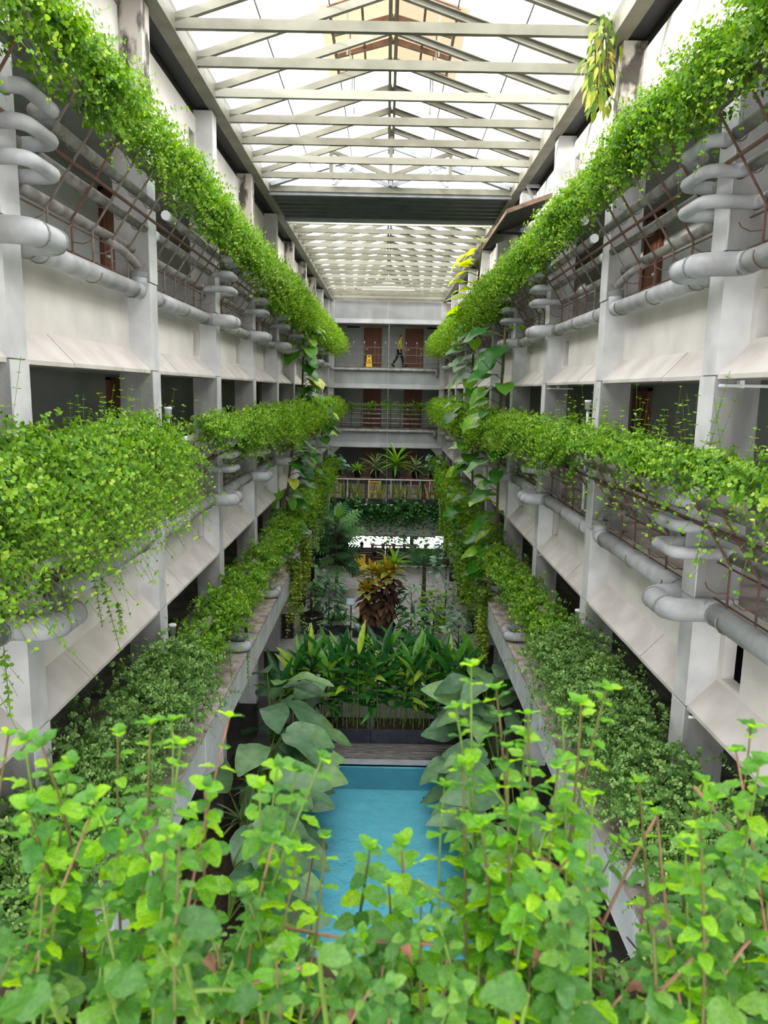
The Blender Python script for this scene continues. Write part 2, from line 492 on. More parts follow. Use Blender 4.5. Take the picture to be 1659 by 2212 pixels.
# ---------------------------------------------------------------- side walls
def wall_panel(s, y0, y1, f, slot):
    m = MB()
    z0, z1 = f - 0.80, f
    a, b = s * XW, s * (XW + 0.12)
    if slot is None:
        m.box(a, b, y0, y1, z0, z1)
    else:
        p, q = (y0 + 0.06, y0 + 0.36) if slot == 'near' else (y1 - 0.46, y1 - 0.10)
        m.box(a, b, y0, p, z0, z1)
        m.box(a, b, q, y1, z0, z1)
        m.box(a, b, p, q, z0, f - 0.72)
        m.box(a, b, p, q, f - 0.29, z1)
    return m

walls = {}
for s in (-1, 1):
    w = walls[s] = struct('wall_' + SIDE[s], label='%s gallery wall of pale concrete panels and sloped canopies' % SIDE[s], cat='wall')
    cache = {}
    for k in range(-1, NCOL):
        y0, y1 = bay_y(s, k)
        if y1 - y0 < 0.4: continue
        for lv in (2, 3, 4):
            f = L[lv]
            slot = None
            if s < 0: slot = 'near' if k == 1 else ('far' if k >= 2 else None)
            else: slot = None if k == 1 else 'far'
            if lv == 4: slot = None if k % 2 else 'far'
            obj('wall_panel', wall_panel(s, y0, y1, f, slot).mesh('wall_panel', MT['wall']), w)
            cut = y0 + (y1 - y0) * (0.30 if s < 0 else 0.32)
            for ya, yb, dz in ((y0, cut - 0.008, 0.0), (cut + 0.008, y1, 0.004)):
                m = MB()
                m.prism_y([(s * XW, f - 0.77 + dz), (s * (XC + 0.02), f - 1.045 + dz), (s * (XC + 0.02), f - 1.085 + dz), (s * (XW + 0.14), f - 1.085 + dz), (s * (XW + 0.14), f - 0.77 + dz)], ya, yb)
                obj('canopy_slab', m.mesh('canopy_slab', MT['skirt']), w)
        # lowest parapet: ledge top and fascia
        m = MB()
        m.prism_y([(s * 2.5, Z(-4.90)), (s * 2.5, Z(-5.44)), (s * 2.66, Z(-5.60)), (s * XW, Z(-5.60)), (s * XW, Z(-4.94))], y0 + 0.02, y1 + TH - 0.02)
        obj('parapet_panel', m.mesh('parapet_panel', MT['fascia']), w)
        m = MB()
        m.box(s * 2.49, s * 2.98, y0 + 0.03, y1 + TH - 0.03, Z(-4.905), Z(-4.86))
        obj('parapet_ledge', m.mesh('parapet_ledge', MT['ledge']), w)
    # corridors
    for lv in (1, 2, 3, 4):
        f = L[lv]
        m = MB()
        m.box(s * (XW + 0.03), s * (XB + 0.1), -1.5, YEND, f - 0.25, f - 0.01)
        obj('gallery_slab', m.mesh('gallery_slab', MT['slab']), w)
        m = MB()
        m.box(s * (XW + 0.13), s * (XB + 0.1), -1.5, YEND, f - 1.05, f - 1.0)
        obj('corridor_ceiling', m.mesh('corridor_ceiling', MT['inner']), w)
    for lv in (0, 1, 2, 3):
        zb = L[lv] if lv else 0.0
        zt = L[lv + 1] - 0.25 if lv < 4 else zb + 3
        m = MB()
        m.box(s * XB, s * (XB + 0.12), -1.5, YEND, zb, zt)
        obj('corridor_wall', m.mesh('corridor_wall', MT['inner']), w)
    m = MB()
    m.box(s * (XW + 0.04), s * (XW + 0.3), -1.5, YEND, L[4], GUT + 0.45)  # dark box put in for the shaded recess behind the gutter
    obj('wall_cap', m.mesh('wall_cap', MT['dark']), w)
    m = MB()
    m.box(s * XB, s * (XB + 0.12), -1.5, YEND, L[4] - 0.3, GUT + 0.45)
    m.box(s * (XW + 0.2), s * (XB + 0.1), -1.5, YEND, GUT + 0.4, GUT + 0.45)
    obj('wall_cap', m.mesh('wall_cap', MT['inner']), w)

# ---------------------------------------------------------------- columns
for s in (-1, 1):
    meshes = {}
    cuts = [0.0]
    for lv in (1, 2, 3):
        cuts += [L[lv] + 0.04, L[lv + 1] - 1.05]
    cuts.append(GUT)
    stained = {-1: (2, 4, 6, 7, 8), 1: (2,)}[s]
    for k in range(1, NCOL):
        y1 = FAR[s] + BAY * k
        y0 = y1 - TH
        if y0 > YEND: continue
        c = struct('concrete_column', loc=(s * (XC + 0.21), y0 + TH / 2, 0), label='square concrete column on the %s wall, %s from the camera' % (SIDE[s], ORD[k - 1]), cat='column')
        for i in range(len(cuts) - 1):
            st = (i == len(cuts) - 2 and k in stained)
            key = (i, st)
            if key not in meshes:
                m = MB()
                # front shaft and the deeper fin that runs into the gallery
                a, b = cuts[i] + 0.006, cuts[i + 1] - 0.006
                if i == 0:
                    m.box(-0.20, 0.20, -TH / 2, TH / 2, a, 0.86)
                    meshes['base'] = m.mesh('column_block', MT['base'])
                    m = MB()
                    m.box(-0.21, 0.21, -TH / 2, TH / 2, 0.87, b)
                else:
                    m.box(-0.21, 0.21, -TH / 2, TH / 2, a, b)
                    m.box(-0.19, 0.19, -TH / 2 + 0.02, TH / 2 - 0.02, a - 0.01, b + 0.01)
                meshes[key] = m.mesh('column_block', MT['column_stained'] if st else MT['column_raw_shade' if i in (1, 3, 5) else 'column'])
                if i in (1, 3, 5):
                    m = MB(); m.box(-s * 0.21, -s * 0.222, -TH / 2 - 0.002, TH / 2 + 0.002, a, b)  # pale plate standing for the column strip lit from above
                    meshes['face', i] = m.mesh('column_lit_strip', MT['column'])
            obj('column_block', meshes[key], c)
            if ('face', i) in meshes: obj('column_lit_strip', meshes['face', i], c)
            if i == 0: obj('column_block', meshes['base'], c)

# ---------------------------------------------------------------- doors in the corridors
def door(n, x0, x1, y0, y1, z0, z1, axis, label):
    d = struct('door_%d' % n, label=label, cat='door', loc=((x0 + x1) / 2, (y0 + y1) / 2, z0))
    cx, cy = (x0 + x1) / 2, (y0 + y1) / 2
    h = z1 - z0
    leaf, fr, hd, pn = MB(), MB(), MB(), MB()
    w = (y1 - y0) if axis == 'x' else (x1 - x0)
    t = 0.025
    def bx(m, u0, u1, d0, d1, a, b):
        if axis == 'x': m.box(d0, d1, u0, u1, a, b)
        else: m.box(u0, u1, d0, d1, a, b)
    sg = (-1 if cx > 0 else 1) if axis == 'x' else -1
    bx(leaf, -w / 2 + 0.05, w / 2 - 0.05, -t, t, 0, h - 0.05)
    for a, b in ((0.12, h * 0.42), (h * 0.48, h - 0.2)):
        bx(pn, -w / 2 + 0.2, w / 2 - 0.2, sg * t, sg * (t + 0.012), a, b)
    for u0, u1, a, b in ((-w / 2, -w / 2 + 0.05, 0, h), (w / 2 - 0.05, w / 2, 0, h), (-w / 2, w / 2, h - 0.05, h)):
        bx(fr, u0, u1, -t - 0.03, t + 0.03, a, b)
    bx(hd, -w / 2 + 0.12, -w / 2 + 0.24, sg * t, sg * (t + 0.05), h * 0.46, h * 0.46 + 0.04)
    d2 = obj('door_leaf', leaf.mesh('door_leaf', MT['door']), d)
    obj('door_panel', pn.mesh('door_panel', MT['door']), d2)
    obj('door_frame', fr.mesh('door_frame', MT['door']), d)
    obj('door_handle', hd.mesh('door_handle', MT['white']), d2, label='pale metal door handle')
dn = 0
for s, ys in ((-1, (13.2, 20.4, 27.6)), (1, (13.95, 21.2, 28.4))):
    for lv, nm in ((3, 'top'), (2, 'middle')):
        for i, y in enumerate(ys):
            dn += 1
            door(dn, s * (XB - 0.03), s * (XB - 0.03), y, y + 0.85, L[lv], L[lv] + 2.1, 'x', 'brown wooden door inside the %s %s gallery, %s from the camera' % (nm, SIDE[s], ORD[i]))

# ---------------------------------------------------------------- end wall
wb = struct('wall_back', label='end wall of grey concrete galleries closing the atrium', cat='wall')
def part(name, mat, fn, parent=None, smooth=False, label=None):
    m = MB()
    fn(m)
    return obj(name, m.mesh(name, MT[mat]), parent, label=label)
def end_panel(m, zt, zb, lip=0.28):
    m.prism_x([(YEND + 0.08, zb + lip), (YEND + 0.08, zt), (YEND + 0.3, zt), (YEND + 0.3, zb), (YEND - 0.08, zb), (YEND - 0.08, zb + 0.04)], -XC, XC)
for zt, zb in ((4.62, 3.45), (1.2, 0.12), (-1.98, -2.98)):
    for xa, xb in ((-XC, -0.004), (0.004, XC)):
        m = MB()
        m.prism_x([(YEND + 0.06, Z(zb) + 0.26), (YEND + 0.06, Z(zt)), (YEND + 0.3, Z(zt)), (YEND + 0.3, Z(zb)), (YEND - 0.12, Z(zb)), (YEND - 0.12, Z(zb) + 0.04)], xa, xb)
        obj('end_panel', m.mesh('end_panel', MT['endwall']), wb)
for f in (L[2], L[3]):
    part('gallery_slab', 'slab', lambda m: m.box(-5.1, 5.1, YEND + 0.05, 40.9, f - 0.24, f), wb)
    part('corridor_ceiling', 'inner', lambda m: m.box(-5.1, 5.1, YEND + 0.3, 40.9, f - 1.0, f - 0.95), wb)
part('corridor_ceiling', 'inner', lambda m: m.box(-5.1, 5.1, YEND + 0.3, 40.9, Z(3.45), Z(3.5)), wb)
part('corridor_wall', 'inner', lambda m: m.box(-5.1, 5.1, 40.8, 40.95, L[1], Z(5)), wb)
for s in (-1, 1):
    part('end_pier', 'column', lambda m: m.box(s * 2.78, s * 3.05, YEND - 0.05, YEND + 0.35, L[1], GUT), wb)
    part('end_bracket', 'column', lambda m: m.prism_y([(s * 2.78, Z(-2.98)), (s * 2.4, Z(-2.98)), (s * 2.78, Z(-3.36))], YEND, YEND + 0.3), wb)
for s in (-1, 1):
    part('corridor_wall', 'inner', lambda m: m.box(s * 5.0, s * 5.12, YEND - 0.1, 41.0, 0, Z(5)), wb)
part('corridor_wall', 'shadewall', lambda m: m.box(-5.1, 5.1, 40.74, 40.76, L[1], L[2] - 0.9), wb)  # dark sheet over the back wall, recess shade put into its colour
part('ceiling_grille', 'dark', lambda m: (m.box(-2.2, -1.5, 40.74, 40.8, Z(3.36), Z(3.45)), m.box(2.15, 2.85, 40.74, 40.8, Z(3.36), Z(3.45))), wb)
for lv, nm in ((3, 'top'), (2, 'middle'), (1, 'lowest')):
    for x0, x1, sd in ((-1.28, -0.30, 'left'), (0.97, 1.97, 'right')):
        dn += 1
        door(dn, x0, x1, 40.77, 40.77, L[lv], L[lv] + 2.12, 'y', '%s brown door on the %s level of the end wall' % (sd, nm))

wn = struct('wall_near', label='near end wall and gallery floor behind and under the camera', cat='wall')
part('gallery_slab', 'slab', lambda m: m.box(-5.1, 5.1, -1.5, 0.42, L[2] - 0.24, L[2] - 0.012), wn)
part('end_panel', 'wall', lambda m: m.box(-XC, XC, 0.24, 0.42, L[2] - 1.0, L[2] - 0.24), wn)
for s in (-1, 1):
    part('end_pier', 'column', lambda m: m.box(s * 2.4, s * 3.2, -1.5, -1.2, 0, GUT), wn)
part('corridor_wall', 'inner', lambda m: m.box(-5.1, 5.1, -1.62, -1.5, L[3] - 0.6, GUT), wn)

# ---------------------------------------------------------------- ground, pool
fl = struct('floor', label='pale paved ground of the atrium around the pool', cat='floor')
PX, PY0, PY1 = 1.86, 2.6, 15.54
def _g(m):
    m.box(-5.1, -PX - 0.2, -1.5, 20.0, -0.2, 0.0)
    m.box(PX + 0.2, 5.1, -1.5, 20.0, -0.2, 0.0)
    m.box(-PX - 0.2, PX + 0.2, -1.5, PY0 - 0.2, -0.2, 0)
    m.box(-PX - 0.2, PX + 0.2, PY1 + 0.2, 20.0, -0.2, 0.0)
part('paving_base', 'ground', _g, fl)
part('outdoor_paving', 'outside', lambda m: (m.box(-12, 12, 34.6, 60, -0.2, 0.0), m.box(-12, 12, -20, -1.5, -0.2, 0.0)), fl)
random.seed(3)
slabs = {}
yy = 20.0
row = 0
part('paving_bed', 'base', lambda m: m.box(-5.1, 5.1, 20.0, 34.6, -0.2, -0.012), fl)
while yy < 34.5:
    d = 0.58
    off = -5.1 + (row % 3) * 0.55
    x = -5.1
    while x < 5.05:
        w = 1.7 if x > -5.05 else 0.7 + (row % 3) * 0.5
        w = min(w, 5.1 - x)
        m = MB()
        h = random.uniform(-0.003, 0.003)
        m.box(x + 0.008, x + w - 0.008, yy + 0.008, yy + d - 0.008, -0.05, h)
        obj('paving_slab', m.mesh('paving_slab', MT['paving']), fl)
        x += w
    yy += d
    row += 1

pool = struct('swimming_pool', label='long blue tiled pool basin in the courtyard', cat='pool')
part('pool_floor', 'tile', lambda m: m.box(-PX, PX, PY0, PY1, -0.85, -0.63), pool)
def _pw(m):
    m.box(-PX - 0.02, PX + 0.02, PY1, PY1 + 0.02, -0.8, -0.02)
    m.box(-PX - 0.02, PX + 0.02, PY0 - 0.02, PY0, -0.8, -0.02)
    m.box(-PX - 0.02, -PX, PY0, PY1, -0.8, -0.02)
    m.box(PX, PX + 0.02, PY0, PY1, -0.8, -0.02)
part('pool_wall', 'tile_dark', _pw, pool)
def _cp(m):
    m.box(-PX - 0.2, PX + 0.2, PY1, PY1 + 0.2, -0.06, 0.012)
    m.box(-PX - 0.2, PX + 0.2, PY0 - 0.2, PY0, -0.06, 0.012)
    m.box(-PX - 0.2, -PX, PY0, PY1, -0.06, 0.012)
    m.box(PX, PX + 0.2, PY0, PY1, -0.06, 0.012)
part('pool_coping', 'coping', _cp, pool)
m = MB()
m.add([(-PX, PY0, -0.1), (PX, PY0, -0.1), (PX, PY1, -0.1), (-PX, PY1, -0.1)], [(0, 1, 2, 3)])
thing('pool_water', 'rippled turquoise water filling the pool', 'water', kind='stuff', me=m.mesh('pool_water', MT['water']))
# drains
for x in (-1.35, 1.05):
    part('pool_drain', 'dark', lambda m: m.lathe([(0.05, 0), (0.05, 0.02)], 10, (x, 15.2, -0.63)), pool)

deck = struct('pool_deck', label='weathered dark timber deck strip behind the pool', cat='deck')
random.seed(5)
for i in range(6):
    y = PY1 + 0.22 + i * 0.118
    x = -2.6
    while x < 2.59:
        w = min(random.uniform(0.9, 1.8), 2.6 - x)
        m = MB()
        z = random.uniform(0.028, 0.04)
        m.box(x + 0.004, x + w - 0.004, y + 0.005, y + 0.11, 0.0, z)
        obj('deck_plank', m.mesh('deck_plank', MT['deckwood']), deck)
        x += w

# dark side strips beside the pool where the plants stand
for s in (-1, 1):
    m = MB()
    m.box(s * 2.08, s * 3.4, 5.0, 15.7, 0.0, 0.06)
    struct('trim_%d' % (1 if s < 0 else 2), m.mesh('planting_strip', MT['soil']), label='soil strip along the %s edge of the pool' % SIDE[s], cat='soil')

# ---------------------------------------------------------------- roof
ceil = struct('ceiling', label='glazed gable roof on cream steel tie beams', cat='roof')
XR = 2.88
BZ0, BZ1 = Z(4.61), Z(4.74)
RIDGE = Z(5.66)
for s in (-1, 1):
    gt = struct('trim_%d' % (3 if s < 0 else 4), label='cream steel gutter along the %s eave' % SIDE[s], cat='gutter')
    m = MB()
    m.channel((s * 2.95, -1.4, Z(4.72)), (s * 2.95, YEND, Z(4.72)), 0.2, 0.30, 0.02, flip=s)
    obj('gutter_channel', m.mesh('gutter_channel', MT['steel']), gt)
    m = MB()
    m.box(s * 2.84, s * 2.87, -1.4, YEND, Z(4.80), Z(4.97))
    m.box(s * 3.02, s * 3.06, -1.4, YEND, Z(4.60), Z(4.66))
    obj('gutter_lip', m.mesh('gutter_lip', MT['steel']), gt)
    m = MB()
    m.box(s * 3.05, s * 3.3, -1.4, YEND, Z(4.60), Z(4.9))  # dark fill standing for the shaded gap between gutter and wall
    obj('eave_shade_board', m.mesh('eave_shade_board', MT['dark']), gt)
beam = MB(); beam.channel((-XR, 0, (BZ0 + BZ1) / 2), (XR, 0, (BZ0 + BZ1) / 2), 0.07, BZ1 - BZ0, 0.014, flip=-1)
beam_me = {k: beam.mesh('tie_beam', MT[k]) for k in ('steel', 'steel_rust')}
raf_me = {}
for s in (-1, 1):
    m = MB()
    m.channel((s * XR, 0, BZ1 - 0.01), (0, 0, RIDGE), 0.07, 0.11, 0.014, flip=-1)
    raf_me[s] = m.mesh('rafter', MT['steel'])
roof1 = [10.45 - 1.12 * i for i in range(8, 0, -1)] + [10.45 + 1.12 * i for i in range(8)]
roof2 = [21.7 + 1.1 * i for i in range(16)] + [39.1]
for i, y in enumerate(roof1 + roof2):
    obj('tie_beam', beam_me['steel_rust' if i % 3 == 1 else 'steel'], ceil, (0, y, 0))
    for s in (-1, 1): obj('rafter', raf_me[s], ceil, (0, y, 0))
    if y in roof2:
        for dd in (0.37, 0.74):
            pass
for y0, y1, mt in ((1.2, 18.6, 'steel'), (21.2, 39.3, 'steel')):
    m = MB()
    m.channel((0.05, y0, RIDGE - 0.02), (0.05, y1, RIDGE - 0.02), 0.05, 0.12, flip=1)
    m.channel((-0.05, y0, RIDGE - 0.02), (-0.05, y1, RIDGE - 0.02), 0.05, 0.12, flip=-1)
    obj('ridge_beam', m.mesh('ridge_beam', MT[mt]), ceil)
    m = MB()
    for s in (-1, 1):
        for u in (0.35, 0.68):
            m.bar((s * XR * (1 - u), y0, BZ1 + (RIDGE - BZ1) * u + 0.075), (s * XR * (1 - u), y1, BZ1 + (RIDGE - BZ1) * u + 0.075), 0.02, 0.02)
    obj('purlin', m.mesh('purlin', MT['steel']), ceil)
def sheet(y0, y1, mat, u0=0.0, u1=1.0):
    for s in (-1, 1):
        m = MB()
        p = [(s * XR * (1 - u) , BZ1 + (RIDGE - BZ1) * u + 0.1) for u in (u0, u1)]
        m.prism_y([p[0], p[1], (p[1][0], p[1][1] + 0.006), (p[0][0], p[0][1] + 0.006)], y0, y1)
        obj('roof_panel', m.mesh('roof_panel', MT[mat]), ceil)
for i in range(len(roof1)):
    y0 = roof1[i] - 0.0
    sheet(y0 + 0.005, y0 + 1.115, 'roofsheet', 0, 0.97 if not (9.5 < y0 < 14.5) else 0.62)
for i in range(len(roof2) - 1):
    sheet(roof2[i] + 0.005, roof2[i + 1] - 0.005, 'roofmilky', 0, 0.97)
# gable trusses that end the near roof
for y, mt, q in ((17.35, 'steel', 0.0), (18.15, 'steel_grey', -0.04)):
    def post(m, x): m.bar((x, y, BZ1), (x, y, BZ1 + (RIDGE - BZ1) * (1 - abs(x) / XR) + q), 0.08, 0.08)
    for x in (-1.33, 0.0, 1.33):
        m = MB(); post(m, x); obj('truss_post', m.mesh('truss_post', MT[mt]), ceil)
    for s in (-1, 1):
        m = MB(); m.bar((s * 1.3, y + 0.03, BZ1 + 0.5), (s * 0.04, y + 0.03, BZ1 + 0.02), 0.06, 0.09); obj('truss_brace', m.mesh('truss_brace', MT[mt]), ceil)
        if mt == 'steel_grey':
            m = MB(); m.bar((s * 2.8, y, BZ1), (0, y, RIDGE - 0.05), 0.07, 0.1); obj('rafter', m.mesh('rafter', MT[mt]), ceil)
            m = MB(); m.bar((s * 1.3, y, BZ1), (s * 0.66, y, BZ1 + 0.7), 0.05, 0.07); obj('truss_brace', m.mesh('truss_brace', MT[mt]), ceil)
# dark corrugated strip between the two roofs
def _corr(m):
    y = 18.4
    while y < 21.0:
        z = Z(4.60)
        m.prism_x([(y, z), (y + 0.08, z), (y + 0.16, z + 0.09), (y + 0.32, z + 0.09), (y + 0.4, z), (y + 0.4, z + 0.12), (y, z + 0.12)], -3.0, 3.0)
        y += 0.4
part('valley_sheet', 'deckmetal', _corr, ceil)
for y in (18.35, 21.05):
    m = MB(); m.channel((-XR, y, Z(4.62)), (XR, y, Z(4.62)), 0.1, 0.16, 0.014, flip=-1); obj('valley_beam', m.mesh('valley_beam', MT['steel_grey']), ceil)
# raised ridge lanterns with orange sheets
for y0, y1, hw in ((12.9, 15.75, 1.5), (35.8, 39.0, 1.7)):
    ze, zr = Z(5.98), Z(6.45)
    for s in (-1, 1):
        n = int((y1 - y0) / 0.24)
        for i in range(n):
            a = y0 + (y1 - y0) * i / n
            b = y0 + (y1 - y0) * (i + 1) / n
            c = (a + b) / 2
            m = MB()
            V = []
            for x, z in ((s * hw, ze), (0, zr)):
                V += [(x, a, z), (x, c, z + 0.03), (x, b, z)]
            m.add(V, [(0, 1, 4, 3), (1, 2, 5, 4)])
            obj('lantern_sheet', m.mesh('lantern_sheet', MT['orange']), ceil)
    for j in range(4):
        y = y0 + 0.15 + (y1 - y0 - 0.3) * j / 3
        for s in (-1, 1):
            m = MB(); m.bar((s * hw * 0.72, y, ze + 0.13), (0, y, zr - 0.06), 0.06, 0.1); obj('lantern_rafter', m.mesh('lantern_rafter', MT['brown']), ceil)
            m = MB(); m.bar((s * 0.75, y, Z(5.42)), (s * 0.75, y, ze + 0.15), 0.025, 0.025); obj('lantern_post', m.mesh('lantern_post', MT['steel']), ceil)
    for s in (-1, 1):
        for u in (0.3, 0.65):
            x = s * hw * (1 - u)
            z = ze + (zr - ze) * u - 0.03
            m = MB(); m.bar((x, y0, z), (x, y1, z), 0.04, 0.04); obj('lantern_purlin', m.mesh('lantern_purlin', MT['brown']), ceil)
# eave brackets
for s in (-1, 1):
    for y in (17.0, 20.6):
        m = MB()
        m.bar((s * 3.0, y, Z(4.5)), (s * 3.28, y, Z(4.5)), 0.06, 0.06)
        m.bar((s * 3.0, y, Z(4.5)), (s * 3.26, y, Z(4.0)), 0.05, 0.05)
        obj('eave_bracket', m.mesh('eave_bracket', MT['steel_grey']), ceil)

# small dark canopy hung on the right wall
cn = thing('lean_to_canopy', 'small dark lean-to canopy jutting from the upper right wall', 'canopy', (2.75, 16.6, Z(3.55)))
m = MB()
m.add([(0.4, -1.6, 0.25), (0.4, 2.0, 0.25), (-0.45, 2.0, -0.08), (-0.45, -1.6, -0.08), (0.4, -1.6, 0.28), (0.4, 2.0, 0.28), (-0.45, 2.0, -0.05), (-0.45, -1.6, -0.05)], [(0, 1, 2, 3), (7, 6, 5, 4), (0, 4, 5, 1), (1, 5, 6, 2), (2, 6, 7, 3), (3, 7, 4, 0)])
obj('canopy_sheet', m.mesh('canopy_sheet', MT['canopysheet']), cn)
m = MB(); m.bar((-0.47, -1.65, -0.06), (-0.47, 2.05, -0.06), 0.03, 0.08); m.bar((-0.47, -1.65, -0.06), (0.45, -1.65, 0.28), 0.03, 0.08)
obj('canopy_edge', m.mesh('canopy_edge', MT['brown']), cn)
m = MB(); m.bar((-0.4, 0.2, -0.08), (0.5, 0.2, -0.1), 0.04, 0.05); m.bar((-0.4, 0.2, -0.08), (0.5, 0.2, 0.26), 0.04, 0.05)
obj('canopy_bracket', m.mesh('canopy_bracket', MT['dark']), cn)
# ---------------------------------------------------------------- pipe trellises
LVNAME = {3: 'top', 2: 'middle', 1: 'lowest'}
FB = {3: L[3], 2: L[2], 1: L[1] + 0.40}
BEND = {3: 0.36, 2: 0.45, 1: 0.36}
XR0 = 3.15
SL, SU = 0.55, 0.835
PT = (0.03, 0.33, 0.62, 0.90)
def slant(s, lv, t, off=0.0):
    return (-s * SL * t + s * SU * off, BEND[lv] + SU * t + SL * off)

tm = {}
for s in (-1, 1):
    for lv in (1, 2, 3):
        b = BEND[lv]
        top = slant(s, lv, 1.08)
        m = MB(); m.tube([(0, 0, 0.02), (0, 0, b), (top[0], 0, top[1])], 0.013, 6); tm[s, lv, 'rod'] = m
        p = slant(s, lv, 0.46, -0.03)
        m = MB(); m.tube([(p[0], -0.15, p[1]), (p[0], 1.5, p[1] + 0.004), (p[0], 3.45, p[1])], 0.019, 7); tm[s, lv, 'rail'] = m
        for i, z in enumerate((0.06, b - 0.04)):
            m = MB(); m.tube([(s * 0.025, 0.02, z), (s * 0.025, 3.28, z)], 0.010, 5); tm[s, lv, 'low%d' % i] = m
        for i, t in enumerate(PT):
            p = slant(s, lv, t, 0.07)
            m = MB(); m.tube([(p[0], 0.06, p[1]), (p[0], 3.24, p[1])], 0.055, 10)
            tm[s, lv, 'pipe%d' % i] = m
            m = MB(); m.tube([(p[0], 0.02, p[1]), (p[0], 0.10, p[1])], 0.062, 10); tm[s, lv, 'cap%d' % i] = m
            if i < 3:
                xo = -s * 0.43
                m = MB()
                m.tube(smooth_path([(p[0], 3.0, p[1]), (p[0], 3.18, p[1]), (xo, 3.18, p[1]), (xo, 3.72, p[1]), (p[0], 3.72, p[1]), (p[0], 3.9, p[1])], 0.13, 4), 0.058, 10)
                tm[s, lv, 'loop%d' % i] = m
            m = MB()
            arc = [(p[0] + 0.075 * math.cos(a), 0, p[1] + 0.075 * math.sin(a)) for a in [math.pi * (1.05 + 0.9 * j / 6) for j in range(7)]]
            m.tube(arc, 0.006, 4, cap=False); tm[s, lv, 'hook%d' % i] = m
        m = MB(); m.tube([(0, 0, b * 0.42), (-s * 0.1, 0.03, b * 0.40), (-s * 0.17, 0.05, b * 0.5), (-s * 0.19, 0.06, b * 0.62)], 0.006, 4, cap=False); tm[s, lv, 'barb'] = m
cache = {}
def tme(key, mat):
    if (key, mat) not in cache:
        cache[key, mat] = tm[key].mesh({'r': 'x'}.get(key[2], key[2].rstrip('0123456789')), MT[mat], smooth=key[2][:4] in ('pipe', 'loop', 'caps'))
    return cache[key, mat]
for s in (-1, 1):
    for lv in (3, 2, 1):
        for k in range(0, 10):
            y0, y1 = bay_y(s, k)
            if y1 - y0 < 2: continue
            r = thing('pipe_trellis', 'rod trellis with grey planter pipes, %s level, %s side, %s bay from camera' % (LVNAME[lv], SIDE[s], ORD[k]), 'trellis', (s * XR0, y0, FB[lv]), 'rod and pipe trellises along the galleries')
            for i in range(6):
                mt = 'rust' if (s > 0 and (i + k) % 3 != 0) or (s < 0 and (i * 7 + k) % 5 == 0) else 'rod'
                rd = obj('rod', tme((s, lv, 'rod'), mt), r, (0, 0.32 + 0.53 * i, 0))
                if k < 4 and lv > 1:
                    obj('hook', tme((s, lv, 'barb'), mt), rd)
                    for j in (1, 2):
                        obj('hook', tme((s, lv, 'hook%d' % j), 'rod'), rd)
            obj('top_rail', tme((s, lv, 'rail'), 'rust'), r)
            obj('lower_rail', tme((s, lv, 'low0'), 'rust'), r)
            obj('lower_rail', tme((s, lv, 'low1'), 'rust'), r)
            for i in range(4):
                pp = obj('planter_pipe', tme((s, lv, 'pipe%d' % i), 'pipe_dark'), r)
                if k in (0, 2, 5): obj('pipe_cap', tme((s, lv, 'cap%d' % i), 'cap'), pp)
                if i < 3 and k != 1 and k < 9:
                    obj('pipe_loop', tme((s, lv, 'loop%d' % i), 'pipe'), r)

